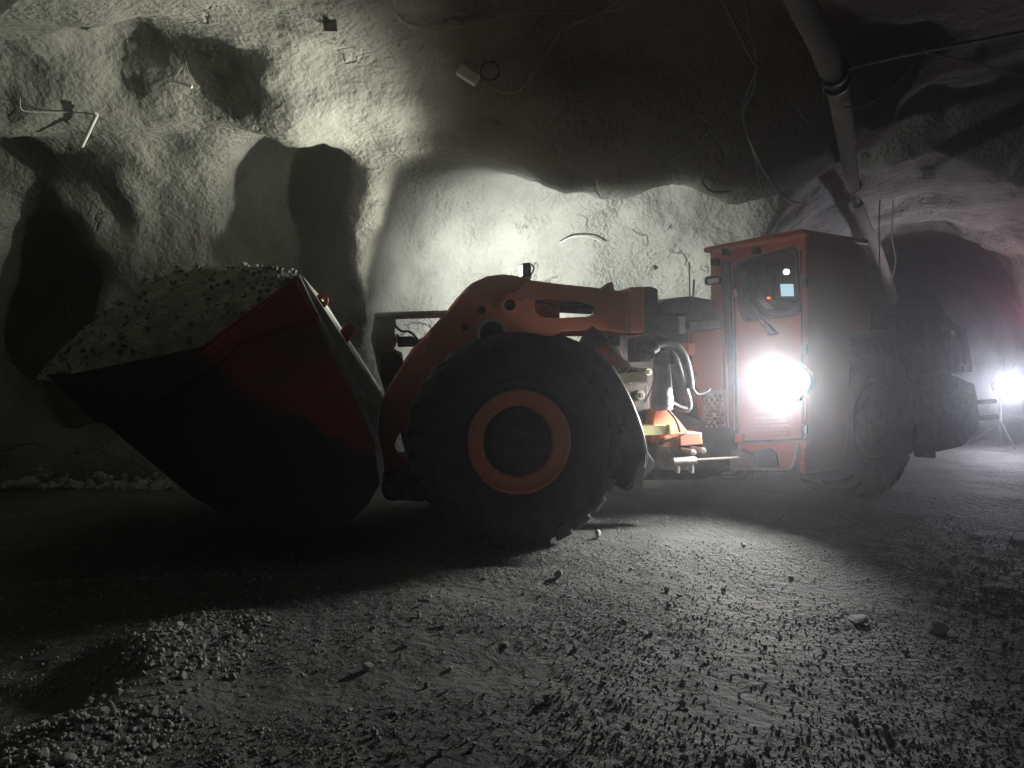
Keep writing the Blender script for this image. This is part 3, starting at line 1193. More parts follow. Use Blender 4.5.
# lift cylinder above the tyre
m = MB(F1)
a, b = F1.p3(592, 338, 0.8), F1.p3(620, 367, 0.8)
m.cyl(a, b, 0.082, n=32)
lc = m.build('lift_cylinder', M['red'], loader, bevel=0.006)
m = MB(F1)
m.cyl(F1.p3(586, 334, .8), F1.p3(600, 346, .8), 0.10, n=32)
m.build('cylinder_head', M['grime'], lc, bevel=0.008)
m = MB(F1)
m.cyl(F1.p3(607, 353, .8), F1.p3(609, 355.5, .8), 0.096, n=32)
m.cyl(F1.p3(619, 366, .8), F1.p3(622, 369, .8), 0.090, n=32)
m.build('cylinder_band', M['steel'], lc, bevel=0.003)
m = MB(F1)
m.tube([F1.p3(603, 331, .78), F1.p3(610, 343, .74), F1.p3(620, 356, .72), F1.p3(630, 367, .74), F1.p3(622, 375, .76)], 0.010, smooth=5)
m.build('return_pipe', M['bright'], lc)

# ---------------- the joint between the halves
m = MB(FC)
m.prism(RC([(618, 336), (662, 332), (672, 345), (672, 420), (655, 450), (628, 450), (618, 400)], 0.35), 0.35, 1.2)
jt = m.build('articulation_joint', M['grime'], loader, bevel=0.02)
m = MB(FC)
m.prism(RC([(616, 384), (648, 384), (650, 420), (640, 428), (620, 428)], 0.2), 0.2, 0.5)
m.build('joint_plate', M['grime'], jt, bevel=0.01)
for px, y, w_ in (((619, 647), (373, 382), .07), ((641, 674), (425, 434.5), .09)):
    m = MB(FC)
    m.prism(RC([(px[0], y[0] + 1), (px[1], y[0]), (px[1], y[1]), (px[0], y[1] + 1)], -.02), -.02, .2)
    m.prism(RC([(px[1] - 5, y[0] - .7), (px[1] - 3, y[0] - .7), (px[1] - 3, y[1] + .7), (px[1] - 5, y[1] + .7)], -.025), -.025, .21)
    m.build('yellow_guard_rail', M['yellow'], jt, bevel=0.006)
m = MB(FC)
m.prism(RC([(655, 410), (668, 407), (690, 434), (688, 444), (650, 442)], .05), .05, .5)
m.build('gusset_plate', M['orange'], jt, bevel=0.01)
m = MB(FC)
m.prism(RC([(679, 433.5), (702, 432.5), (703, 444.5), (680, 446)], -.05), -.05, .2)
m.build('orange_stop_block', M['orange'], jt, bevel=0.012)
m = MB(FC)
m.prism(RC([(664, 438), (678, 436), (680, 445), (672, 448), (662, 446)], -.02), -.02, .2)
m.build('joint_lug', M['orange'], jt, bevel=0.012)
m = MB(FC)
m.prism(RC([(620, 400), (655, 396), (700, 420), (740, 430), (740, 468), (700, 480), (640, 480), (625, 450)], 0.6), 0.6, 1.6)
m.build('lower_frame', M['dark'], jt, bevel=0.02)
m = MB(FC)
m.prism(RC([(657, 442), (669, 441), (671, 455), (678, 457), (680, 464), (690, 462), (690, 470), (664, 470), (656, 460)], .05), .05, .22)
m.build('steering_knuckle', M['steel'], jt, bevel=0.012)
m = MB(FC)
m.cyl(FC.p3(672, 462, 0), FC.p3(695, 460.5, 0), .042, n=24)
m.cyl(FC.p3(677, 466, 0), FC.p3(677, 473, 0), .03, n=16)
m.cyl(FC.p3(691, 464, 0), FC.p3(691, 473, 0), .03, n=16)
stc = m.build('steering_cylinder', M['steel'], loader, bevel=0.005)
m = MB(FC)
m.cyl(FC.p3(692, 460.5, 0), FC.p3(738, 458, 0), .018, n=20)
m.build('piston_rod', M['grime'], stc)
m = MB(FC)
m.tube([FC.p3(655, 445, -.02), FC.p3(668, 440, -.04), FC.p3(684, 434, -.05), FC.p3(688, 432, -.02)], .010, smooth=5)
m.build('steering_hose', M['hose'], stc)
# vertical sleeve cylinder
m = MB(FC)
zt, zb = FC.at(661, 352, 0), FC.at(661, 410, 0)
X0 = FC.at(662, 380, 0)[0]
m.lathe([(.001, 0), (.06, 0)], (0, 0), 3) if False else None
prof = [(352, 7.5), (358, 7.5), (359, 8.6), (364, 8.6), (365, 8), (395, 10.2), (396, 11), (405, 11), (406, 10.4), (409, 10.4), (410, 8)]
n = 32
vs, fs = [], []
for (yy, rp_) in prof:
    z = FC.at(662, yy, 0)[1]
    r_ = rp_ / FOC * 7.75
    for k in range(n):
        a = 2 * math.pi * k / n
        vs.append((X0 + r_ * math.cos(a), r_ * math.sin(a), z))
for i in range(len(prof) - 1):
    for k in range(n):
        fs.append((i * n + k, (i + 1) * n + k, (i + 1) * n + (k + 1) % n, i * n + (k + 1) % n))
fs += [tuple(range(n)), tuple(reversed(range((len(prof) - 1) * n, len(prof) * n)))]
m.add(vs, fs)
m.build('sleeved_cylinder', M['sleeve'], loader, angle=30)
# hoses
hoses = [([(648, 350), (656, 345), (668, 343), (680, 350), (686, 363), (689, 378), (690, 388)], .048, -.12),
         ([(650, 356), (664, 349), (674, 356), (680, 372), (685, 388), (689, 402), (688, 409), (680, 408), (672, 404)], .034, -.04),
         ([(645, 342), (655, 338), (666, 342), (671, 352), (672, 364)], .022, -.06),
         ([(654, 368), (655, 380), (650, 392), (645, 402)], .008, -.1),
         ([(690, 384), (697, 394), (706, 392), (710, 388)], .016, .0),
         ([(668, 410), (676, 420), (680, 432)], .012, -.05)]
for pl, r_, ly in hoses:
    m = MB(FC)
    m.tube([FC.p3(x, y, ly) for x, y in pl], r_, n=12, smooth=6, ribs=0.028 if r_ > .02 else 0)
    m.build('hydraulic_hose', M['hose'], loader, angle=60)
m = MB(FC)
m.prism(RC([(640, 338), (652, 335), (656, 345), (650, 362), (640, 362)], -.1), -.1, .15)
m.cyl(FC.p3(651, 351, -.15), FC.p3(657, 347, -.15), .045, n=20)
m.cyl(FC.p3(646, 344, -.15), FC.p3(646, 352, -.15), .03, n=12)
m.build('hose_manifold', M['grime'], loader, bevel=0.01)

# hydraulic bay ahead of the cab
m = MB(FC)
m.prism(RC([(655, 300), (690, 296), (714, 300), (716, 440), (694, 448), (690, 400), (676, 352), (662, 336), (657, 320)], .75), .75, 1.9)
bay = m.build('hydraulic_bay', M['dark'], loader, bevel=0.02)
m = MB(FC)
m.prism(RC([(660, 303), (668, 299), (690, 299), (692, 306), (687, 314), (662, 314)], .45), .45, .85)
m.build('top_cover', M['dark'], bay, bevel=0.02)
m = MB(FC)
m.prism(RC([(660, 315), (678, 315), (679, 334), (662, 336)], .45), .45, .75)
m.build('valve_block', M['dark'], bay, bevel=0.015)
m = MB(FC)
m.prism(RC([(679, 316), (685, 316), (686, 333), (680, 334)], .42), .42, .6)
m.build('side_bracket', M['steel'], bay, bevel=0.006)
m = MB(FC)
m.prism(RC([(690, 322), (721, 318), (722, 328), (690, 331)], .4), .4, .62)
m.build('cross_beam', M['grime'], bay, bevel=0.012)
m = MB(FC)
m.prism(RC([(688, 343), (695, 343), (695, 355), (688, 355)], .4), .4, .6)
m.build('marker_box', M['orange'], bay, bevel=0.01)
m = MB(FC)
m.prism(RC([(692, 332), (722, 329), (722, 440), (708, 442), (692, 360)], .68), .68, .76)
m.build('bay_side_panel', M['red'], bay, bevel=0.01)
m = MB(FC)
for i in range(4):
    for j in range(9):
        c = FC.at(706 + i * 5.2 + (j % 2) * 2.2, 396 + j * 3.8, .6)
        m.cyl((c[0], .59, c[1]), (c[0], .63, c[1]), .017, n=6)
m.prism(RC([(703, 392), (725, 390), (726, 430), (704, 431)], .625), .625, .66)
m.build('vent_grille', M['steel'], bay, bevel=0)
m = MB(FC)
m.cyl(FC.p3(693, 372, .45), FC.p3(693, 382, .45), .05, n=20)
m.build('filter_housing', M['grime'], bay, bevel=0.004)
m = MB(FC)
m.cyl(FC.p3(684, 392, .5), FC.p3(696, 398, .5), .06, n=20)
m.build('pump_housing', M['grime'], bay, bevel=0.004)
m = MB(FC)
m.cyl(FC.p3(690, 300, .6), FC.p3(689, 262, .6), .007, n=8)
m.cyl(FC.p3(693, 305, .6), FC.p3(694, 280, .6), .010, n=8)
m.build('antenna', M['grime'], bay)
for (x, y, r_) in ((645, 372, .04), (637, 395, .05), (668, 420, .04), (700, 450, .03), (690, 452, .03), (655, 432, .03)):
    c = FC.at(x, y, .25)
    m = MB(FC)
    m.cyl((c[0], .18, c[1]), (c[0], .4, c[1]), r_, n=16)
    m.cyl((c[0], .15, c[1]), (c[0], .2, c[1]), r_ * .5, n=6)
    m.build('pin_cap', M['steel'], jt, bevel=0.004)

# ---------------- cab (front face frame F3: y runs back into the cab)
cab_front = [(710, 250), (806, 232), (807, 300), (807, 380), (806, 446), (800, 462), (790, 470), (762, 470), (738, 448), (713, 452)]
win = [(739.5, 264), (790, 250), (793, 251.5), (795, 255), (797, 311), (794, 313), (748, 319), (744, 316), (740, 300)]
m = MB(F3)
m.prism([R3(cab_front, 0), R3(win, 0)], 0, 0.05)
cab = m.build('cab', M['red'], loader, bevel=0.008)
tag(cab, 'red operator cab')
m = MB(F3)
p_in = win
cw = (sum(p[0] for p in win) / len(win), sum(p[1] for p in win) / len(win))
ring_o = [(cw[0] + (x - cw[0]) * 1.10, cw[1] + (y - cw[1]) * 1.09) for x, y in win]
m.prism([R3(ring_o, -.02), R3([(cw[0] + (x - cw[0]) * .97, cw[1] + (y - cw[1]) * .97) for x, y in win], -.02)], -.02, .02)
wf = m.build('window_frame', M['dark'], cab, bevel=0.005)
m = MB(F3)
m.prism(R3(win, .02), .02, .026)
m.build('window_glass', M['glass'], cab)
# door outline gaps, shell
t1 = R3([(710, 250), (806, 232)], 0)
z_top_l, z_top_r = t1[0][1], t1[1][1]
xl, xr = t1[0][0], t1[1][0]
m = MB(F3)
roof = [(xl - .05, z_top_l + .0), (xr + .01, z_top_r - .0), (xr + .01, z_top_r + .035), (xl - .05, z_top_l + .035)]
roof2 = [(xl - .05, z_top_l - .03), (xr, z_top_r - .03), (xr, z_top_r + .03), (xl - .05, z_top_l + .03)]
m.prism(roof2, -.06, 1.15)
m.build('cab_roof', M['red'], cab, bevel=0.02)
# side of the cab (frame F2, y=0): rounded rear shoulder
m = MB(F2)
sidep = R2([(806, 232), (824, 232.5), (840, 235.5), (854, 241), (864, 249), (869, 262), (872, 300), (870, 332)], 0)
low = [(0.85, 2.06), (0.80, 1.7), (0.78, .8), (0.70, .47), (0.0, .47)]
m.prism(sidep + low, 0, 0.05)
m.build('cab_side_wall', M['red'], cab, bevel=0.01)
m = MB(F2)
zlow = 1.98
m.prism(R2([(840, 236), (854, 241), (864, 249), (869, 262), (872, 300), (871, 332), (866, 332), (866, 300), (863, 264), (858, 252), (840, 241)], 0), 0.05, 1.25)
m.build('cab_rear_wall', M['red'], cab)
m = MB(F2)
m.box(.06, 1.14, 1.2, 1.25, .9, z_top_l - .05)
m.build('cab_far_wall', M['grime'], cab)
m = MB(F2)
m.box(.03, .7, .06, 1.25, .45, .52)
m.build('cab_floor', M['dark'], cab)
# seat and console inside
m = MB(F2)
m.box(.55, .72, .4, .95, 1.35, 2.35)
m.box(.2, .6, .4, .95, 1.2, 1.36)
m.build('operator_seat', M['seat'], cab, bevel=0.05, seg=3)
m = MB(F3)
m.prism(R3([(745, 296), (770, 300), (790, 304), (796, 316), (748, 322)], .15), .15, .4)
m.build('console', M['grime'], cab, bevel=0.02)
m = MB(F3)
q = R3([(756, 299), (764, 300), (775, 309), (766, 309)], .12)
m.prism(q, .115, .122)
m.build('clipboard_paper', M['paper'], cab)
m = MB(F3)
m.prism(R3([(780, 284), (792, 284), (792.5, 296), (781, 296)], .3), .3, .33)
m.build('window_glow', M['window_glow'], cab, bevel=0.003)  # added glowing panel stands in for a lit window beyond the cab
m = MB(F3)
c = F3.at(787, 272, .3)
m.cyl((c[0], .27, c[1]), (c[0], .31, c[1]), .032, n=20)
m.build('dome_light', M['dome'], cab, bevel=0.004)
m = MB(F3)
c = F3.at(769, 298, .12)
m.cyl((c[0], .10, c[1]), (c[0], .13, c[1]), .010, n=12)
m.build('indicator_light', M['led'], cab)
m = MB(F3)
c = F3.at(772, 285, .3)
m.box(c[0] - .02, c[0] + .02, .3, .33, c[1] - .25, c[1] + .1)
m.build('inner_post', M['grime'], cab)
# wiper arms
m = MB(F3)
m.tube([F3.p3(742, 283, -.05), F3.p3(747, 300, -.05), F3.p3(757, 316, -.05), F3.p3(766, 331, -.04)], .012, smooth=3)
m.tube([F3.p3(749, 303, -.06), F3.p3(762, 318, -.06), F3.p3(773, 332, -.05)], .012, smooth=3)
m.prism(R3([(764, 322), (770, 326), (777, 334), (768, 335)], -.04), -.05, -.0)
m.build('wiper', M['dark'], cab)
# pillar, grab tube, door lines, hinges
m = MB(F3)
m.prism(R3([(720.5, 262), (729, 261), (731, 330), (732, 440), (724, 441), (722, 330)], -.03), -.03, .01)
m.build('front_pillar', M['dark'], cab, bevel=0.008)
m = MB(F3)
m.tube([F3.p3(722, 290, -.06), F3.p3(724, 340, -.06), F3.p3(727, 385, -.06), F3.p3(728, 441, -.06)], .013, smooth=3)
m.build('grab_rail', M['red'], cab)
m = MB(F3)
m.prism(R3([(733, 268), (735, 267), (737, 430), (735, 430)], -.012), -.012, .004)
m.prism(R3([(800, 250), (802, 250), (804, 440), (802, 440)], -.012), -.012, .004)
m.prism(R3([(733, 441), (806, 438), (806, 440), (733, 443)], -.012), -.012, .004)
m.build('door_seal', M['dark'], cab)
for y in (278, 345, 425):
    m = MB(F3)
    m.prism(R3([(801, y), (806, y), (806.5, y + 9), (801.5, y + 9)], -.03), -.03, .01)
    m.build('door_hinge', M['dark'], cab, bevel=0.004)
m = MB(F3)
m.prism(R3([(733.5, 289), (736, 289), (737, 297), (734, 297)], -.05), -.05, .0)
m.build('door_handle', M['bright'], cab, bevel=0.004)
m = MB(F3)
m.prism(R3([(713, 249.5), (806, 232.5), (806, 236), (713, 254)], -.06), -.07, .0)
m.build('roof_gutter', M['orange'], cab, bevel=0.006)
for (x, y, w_) in ((715, 262, 5), (726, 252, 4), (756, 251, 6)):
    m = MB(F3)
    m.prism(R3([(x - w_ / 2, y - 3), (x + w_ / 2, y - 3.5), (x + w_ / 2, y + 3), (x - w_ / 2, y + 3.5)], -.05), -.09, .0)
    m.build('marker_lamp', M['grime'], cab, bevel=0.008)
# mirror
m = MB(F3)
m.prism(R3([(706, 279), (708, 276.5), (719, 275.5), (721, 277), (720.5, 284), (708, 285.5), (706, 284)], -.1), -.13, -.08)
mr_ = m.build('wing_mirror', M['dark'], cab, bevel=0.01)
m = MB(F3)
m.prism(R3([(708, 279), (719, 277.5), (719, 282.5), (708, 284)], -.13), -.134, -.128)
m.build('mirror_glass', M['bright'], mr_)
# lower louvre panel, step, arched skirt
m = MB(F3)
m.prism(R3([(753, 411), (789, 409.5), (790, 413), (753, 415)], -.02), -.04, .0)
for i in range(5):
    y = 418 + i * 4
    m.prism(R3([(755, y), (789, y - 1), (789, y + 1.6), (755, y + 2.6)], -.01), -.015, .0)
m.build('louvre_panel', M['red'], cab, bevel=0.003)
m = MB(F3)
m.prism(R3([(741, 464), (745, 456), (755, 450), (770, 448), (776, 453), (779, 466), (776, 469)], -.01), -.02, .02)
m.build('step_recess', M['dark'], cab)
m = MB(F3)
m.tube([F3.p3(757, 468.5, -.05), F3.p3(775, 469, -.05), F3.p3(789, 468.5, -.05), F3.p3(795, 460, -.05), F3.p3(798, 445, -.05)], .014, smooth=5)
m.build('step_rail', M['bright'], cab)
m = MB(F3)
m.prism(R3([(728, 450), (743, 450), (751, 455), (751, 465), (760, 467), (760, 470), (732, 470)], -.08), -.12, .05)
m.build('step_bracket', M['sleeve'], cab, bevel=0.01)
m = MB(F3)
m.prism(R3([(735, 434), (742, 434), (743, 442), (735, 443)], -.04), -.06, .02)
m.build('latch_block', M['orange'], cab, bevel=0.01)
m = MB(F3)
m.prism(R3([(707, 434), (720, 432), (722, 452), (710, 456)], 0), -.02, .25)
m.build('corner_block', M['orange'], cab, bevel=0.01)

# the cab work lamp
LX, LZ = F3.at(789, 381, -.2)
m = MB(F3)
ex, ez = .235, .165  # oversized oval, the lamp's glare built into its shape
# lamp faces along the machine, towards -y of F3
vs, fs = [], []
n = 48
rings = [(0.55, .05), (0.95, .0), (1.08, -.03), (1.10, -.10), (1.06, -.12), (1.0, -.105)]
for s_, dy in rings:
    for k in range(n):
        a = 2 * math.pi * k / n
        vs.append((LX + ex * s_ * math.cos(a), -.1 + dy, LZ + ez * s_ * math.sin(a)))
for i in range(len(rings) - 1):
    for k in range(n):
        fs.append((i * n + k, i * n + (k + 1) % n, (i + 1) * n + (k + 1) % n, (i + 1) * n + k))
fs.append(tuple(range(n)))
m.add(vs, fs)
lamp = m.build('work_lamp', M['dark'], loader)
tag(lamp, 'lit oval work lamp on the cab front')
m = MB(F3)
vs, fs = [], []
rings = [(1.0, -.205), (.85, -.235), (.6, -.255), (.3, -.265)]
for s_, dy in rings:
    for k in range(n):
        a = 2 * math.pi * k / n
        vs.append((LX + ex * s_ * math.cos(a), dy, LZ + ez * s_ * math.sin(a)))
for i in range(len(rings) - 1):
    for k in range(n):
        fs.append((i * n + k, i * n + (k + 1) % n, (i + 1) * n + (k + 1) % n, (i + 1) * n + k))
fs.append(tuple(range((len(rings) - 1) * n, len(rings) * n)))
m.add(vs, fs)
m.build('lamp_lens', M['lens'], lamp)
m = MB(F3)
m.box(LX - .03, LX + .03, -.06, .02, LZ - .2, LZ - .1)
m.build('lamp_bracket', M['dark'], lamp, bevel=0.005)

# ---------------- rear half: hood, frame, bumper
m = MB(F2)
hood = R2([(872, 300), (886, 312), (905, 314), (935, 317), (966, 327), (969, 345), (972, 372), (935, 374), (935, 440), (925, 452)], .12)
m.prism(hood + [(2.42, 1.2), (2.3, 1.65), (1.9, 1.98), (1.38, 2.02), (.9, 1.98)] if False else
        R2([(870, 296), (886, 312), (905, 314), (935, 317), (940, 318)], .12) + [(3.35, 1.3), (3.0, 1.25), (2.8, 1.6), (2.45, 1.9), (1.86, 1.99), (1.2, 1.96), (1.12, 2.0)], .12, 2.6)
hood_o = m.build('engine_hood', M['dark'], loader, bevel=0.02)
# open rear guard frame
rg = R2([(935, 317), (966, 327), (970, 350), (973, 372), (937, 374)], .12)
rgi = R2([(941, 324), (961, 331), (965, 350), (966, 364), (942, 366)], .12)
m = MB(F2)
m.prism([rg, rgi], .12, .2)
m.prism([rg, rgi], 2.4, 2.48)
m.prism([rg[0], rg[1], (rg[1][0], rg[1][1] - .03), (rg[0][0], rg[0][1] - .03)], .2, 2.4)
m.prism(R2([(938, 330), (958, 336), (960, 372), (938, 374)], .5), .5, 2.2)
m.build('rear_guard', M['dark'], loader, bevel=0.01)
m = MB(F2)
m.tube([F2.p3(957, 334, .16), F2.p3(957, 350, .16), F2.p3(957.5, 372, .16)], .012, smooth=2)
m.tube([F2.p3(948, 330, .2), F2.p3(948, 372, .2)], .03, smooth=1)
m.build('guard_pipe', M['grime'], hood_o)
m = MB(F2)
cx_, cz_ = F2.at(961, 369, .08)
m.tube([(cx_ - .03, .08, cz_ + .05), (cx_ + .02, .06, cz_ + .05), (cx_ + .04, .06, cz_), (cx_ + .02, .06, cz_ - .05), (cx_ - .02, .08, cz_ - .05)], .014, smooth=5)
m.build('tow_hook', M['bright'], hood_o)
bump = [(936, 373), (956, 376), (975, 384), (978.5, 403), (980.5, 428), (963, 446.5), (937, 452), (936, 420)]
m = MB(F2)
m.prism(R2(bump, .02), .02, 2.65)
bumper = m.build('rear_bumper', M['grime'], loader, bevel=0.02)
m = MB(F2)
m.prism(R2([(943, 380), (955, 382), (967, 392), (967, 400), (953, 412), (946, 408)], -.01), -.01, .03)
m.build('bumper_plate', M['grime'], bumper, bevel=0.01)
m = MB(F2)
m.prism(R2([(958, 383), (976, 392), (977, 397), (957, 388)], -.03), -.03, .03)
m.prism(R2([(960, 405), (977, 397), (978, 402), (961, 410)], -.03), -.03, .03)
m.build('bumper_rib', M['grime'], bumper, bevel=0.006)
for y, x1 in ((402, 995), (418, 997)):
    m = MB(F2)
    a = F2.p3(979, y, .1)
    b = F2.p3(x1, y, .1)
    m.cyl((a[0] - .05, .1, a[1 + 1]), (b[0], .1, a[2]), .030, n=20)
    m.build('tow_bar_pin', M['dark'], bumper, bevel=0.004)
m = MB(F2)
m.box(.5, 3.6, 1.05, 1.9, .45, 1.4)
m.box(.03, .5, .3, 2.4, .53, .85)
m.build('rear_frame', M['dark'], loader, bevel=0.02)
m = MB(F2)
m.box(1.2, 3.6, 1.05, 2.5, 1.3, 2.0)
m.build('engine_block', M['dark'], loader, bevel=0.03)
m = MB(F2)
m.prism(R2([(922, 447), (936, 445), (936, 458), (930, 458), (928, 452)], .3), .3, .5)
m.build('bumper_stub', M['dark'], bumper, bevel=0.01)
m = MB(F2)
m.box(.1, .9, 1.3, 2.7, .9, 2.0)
m.build('fuel_tank', M['dark'], loader, bevel=0.04)

# ================================================================== services on the roof and walls
pipe_pts = [(2.0, 5.0, 4.12), (2.06, 5.5, 4.12), (2.94, 7.0, 4.08), (4.0, 9.0, 4.06), (4.9, 11.0, 3.98), (6.5, 13.8, 3.7), (8.4, 17.0, 3.2)]
def pp(x, y, d): return wp(x, y, d)
pipe_pts = [pp(786, -40, 5.0), pp(800, 0, 5.5), pp(822, 45, 6.1), pp(838, 90, 6.9), pp(847, 145, 8.6), pp(853, 190, 11)]
pr = empty('vent_pipe', pipe_pts[0])
tag(pr, 'long pale service pipe slung under the tunnel roof above the cab', 'pipe')
m = MB()
m.tube(pipe_pts[:4], .098, n=20, smooth=4)
m.build('pipe_section', M['pipe'], pr)
m = MB()
m.tube(pipe_pts[3:], .092, n=20, smooth=4)
m.build('pipe_section', M['pipe'], pr)
m = MB()
m.tube([pp(856, 205, 11.2), pp(866, 228, 13), pp(880, 258, 15), pp(894, 300, 18)], .10, n=16, smooth=4)
m.build('pipe_section', M['pipe'], pr)
for (x, y, d) in ((833, 72, 6.55), (835.5, 81, 6.72), (852, 186, 10.8)):
    c = Vector(pp(x, y, d))
    dr = (Vector(pp(x + 1.2, y + 6, d + .35)) - c).normalized()
    m = MB()
    m.cyl(c - dr * .05, c + dr * .05, .125, n=24)
    m.build('pipe_clamp', M['dark'], pr, bevel=0.004)
m = MB()
m.tube([pp(853, 188, 10.9), pp(857, 205, 11.2)], .06, n=12, smooth=1)
m.build('pipe_joint', M['dark'], pr)


def cable(name, pts, r, label, mat='cable', cat='cable', group=None):
    m = MB()
    m.tube(pts, r, n=8, smooth=6)
    o = m.build(name, M[mat], None, angle=60)
    tag(o, label, cat, group)
    return o


cable('cable', [surf(640, -12, .12), surf(620, 8, .12), surf(600, 13, .1), surf(575, 25, .1), surf(560, 35, .12), surf(545, 58, .12), surf(530, 80, .14), surf(516, 92, .14), surf(497, 90, .1), surf(482, 82, .08)], .011,
      'double cable looping down the roof to the white junction box')
cable('cable', [surf(634, -12, .16), surf(612, 5, .16), surf(597, 14, .14), surf(562, 30, .14), surf(548, 52, .15), surf(533, 74, .16), surf(519, 91, .17), surf(502, 91, .12), surf(484, 80, .09)], .009,
      'thinner cable of the pair looping down to the junction box, the inner one')
cable('cable', [surf(590, 13, .04), surf(520, 14, .04), surf(470, 25, .04), surf(430, 30, .04), surf(400, 20, .04), surf(392, -5, .04)], .007, 'faint thin cable crossing the roof above the junction box')
cable('cable', [pp(718, -10, 5.6), pp(735, 25, 5.7), pp(752, 60, 5.8), pp(757, 68, 5.9), pp(745, 100, 6.0), pp(743, 118, 6.1), pp(752, 145, 6.2), pp(765, 172, 6.4), pp(785, 198, 6.6), pp(800, 204, 7.0)], .010,
      'long dangling cable hanging from the roof left of the service pipe')
cable('cable', [pp(744, -10, 5.6), pp(750, 30, 5.75), pp(757, 62, 5.85), pp(754, 90, 5.95), pp(744, 112, 6.1), pp(750, 140, 6.25), pp(757, 165, 6.35), pp(762, 190, 6.4), pp(780, 218, 6.6)], .008,
      'second dangling cable twisted with the first, ending lower above the cab roof')
cable('cable', [pp(817, 55, 6.4), pp(823, 80, 6.5), pp(822, 110, 6.5), pp(812, 122, 6.5), pp(800, 113, 6.5), pp(797, 100, 6.5)], .009, 'short hooked hose end hanging left of the service pipe')
cable('cable', [pp(922, 52, 7.4), pp(905, 75, 7.3), pp(885, 95, 7.2), pp(860, 107, 7.1), pp(845, 107, 7.0)], .009, 'sagging cable strung between the roof bar and the service pipe')
cable('roof_bar', [pp(836, 71, 6.7), pp(900, 56, 6.9), pp(960, 44, 7.1), pp(1040, 28, 7.4)], .016, 'straight thin bar running from the pipe clamp to the right edge', 'cable', 'bar')
cable('cable', [pp(925, 53, 7.4), pp(960, 60, 7.5), pp(1000, 70, 7.6), pp(1040, 80, 7.7)], .009, 'slack cable below the straight roof bar at the right edge')
cable('cable', [pp(880, 200, 9), pp(879, 230, 9), pp(880, 280, 9.3)], .007, 'thin wire hanging straight down beside the far end of the pipe')
cable('cable', [pp(893, 200, 11), pp(892, 235, 11), pp(896, 262, 11), pp(890, 285, 11)], .011, 'pale wire loop hanging at the mouth of the far tunnel')

# junction box and wire coil
p = Vector(surf(468, 75, .1))
jb = empty('junction_box', p)
tag(jb, 'small white junction box fixed to the roof above the loader', 'box')
fr = Frame(p.x, p.y, 0)
m = MB()
ang = math.radians(-32)
def rp3(dx, dz, dy=0): return (p.x + dx * math.cos(ang) - dz * math.sin(ang), p.y + dy, p.z + dx * math.sin(ang) + dz * math.cos(ang))
def rbox(m, x0, x1, y0, y1, z0, z1):
    return m.add([rp3(x, z, y) for x in (x0, x1) for y in (y0, y1) for z in (z0, z1)],
                 [(0, 1, 3, 2), (4, 6, 7, 5), (0, 4, 5, 1), (2, 3, 7, 6), (0, 2, 6, 4), (1, 5, 7, 3)])
rbox(m, -.12, .12, -.04, .05, -.06, .06)
m.build('box_body', M['white'], jb, bevel=0.01)
m = MB()
rbox(m, -.115, .115, -.052, -.038, -.055, .055)
m.build('box_lid', M['white'], jb, bevel=0.004)
m = MB()
c = Vector(surf(490, 71, .1))
m.tube([(c.x + .10 * math.cos(a * .6), c.y + .02 * math.sin(a * 2), c.z + .10 * math.sin(a * .6)) for a in range(26)], .008, n=6, smooth=2)
o = m.build('wire_coil', M['dark'], None)
tag(o, 'dark coil of spare wire just right of the white junction box', 'coil')

# white stick, hanging bracket, rings on the left wall
a, b = Vector(surf(97, 114, .15)), Vector(surf(82, 146, .12))
m = MB()
m.tube([a, b], .022, n=10, smooth=1)
o = m.build('marker_stick', M['white'], None, angle=40)
tag(o, 'short white stick hanging against the upper left wall', 'stick')
a = Vector(surf(186, 62, .1))
d = a.y
m = MB()
m.tube([pp(171, 81, d), pp(192, 87, d)], .018, n=8, smooth=1)
o = m.build('hanger_bar', M['white'], None, angle=40)
tag(o, 'small pale hanger bar suspended on wires below the left roof', 'hanger')
for q in ((185, 62, 173, 81), (185, 62, 184, 84), (186, 62, 191, 86)):
    m = MB()
    m.tube([pp(q[0], q[1], d), pp(q[2], q[3], d)], .005, n=6, smooth=1)
    m.build('wire', M['cable'], o)
cable('cable', [surf(96, 114, .08), surf(70, 112, .06), surf(40, 112, .05), surf(22, 110, .05), surf(20, 98, .05)], .007, 'thin pale wire lying along the ledge at the upper left')
cable('cable', [surf(560, 243, .05), surf(572, 237, .05), surf(590, 237, .05), surf(604, 243, .05)], .012, 'short arched strap on the bright wall behind the loader')
cable('cable', [surf(706, 172, .08), surf(702, 182, .08), surf(712, 192, .08), surf(732, 192, .08)], .016, 'pale curled strap on the roof left of the hanging cables')
# rock bolts with plates on the wall
for i, (x, y, lb) in enumerate(((330, 24, 'rusty rock bolt plate at the top left of the roof'), (412, 178, 'small rock bolt end at the top of the ridge'),
                                (652, 268, 'rock bolt end on the bright wall right of the boom lamp'), (212, 60, 'small bolt end beside the hanger bar on the left roof'))):
    p = Vector(surf(x, y, .02))
    m = MB()
    dirn = Vector((0 - p.x, 0 - p.y, 1.6 - p.z)).normalized()
    s_ = .09 if i == 0 else .035
    m.cyl(p - dirn * .02, p + dirn * .015, s_, n=4 if i == 0 else 10)
    m.cyl(p, p + dirn * .07, s_ * .25, n=8)
    o = m.build('rock_bolt', M['grime'], None)
    tag(o, lb, 'bolt')

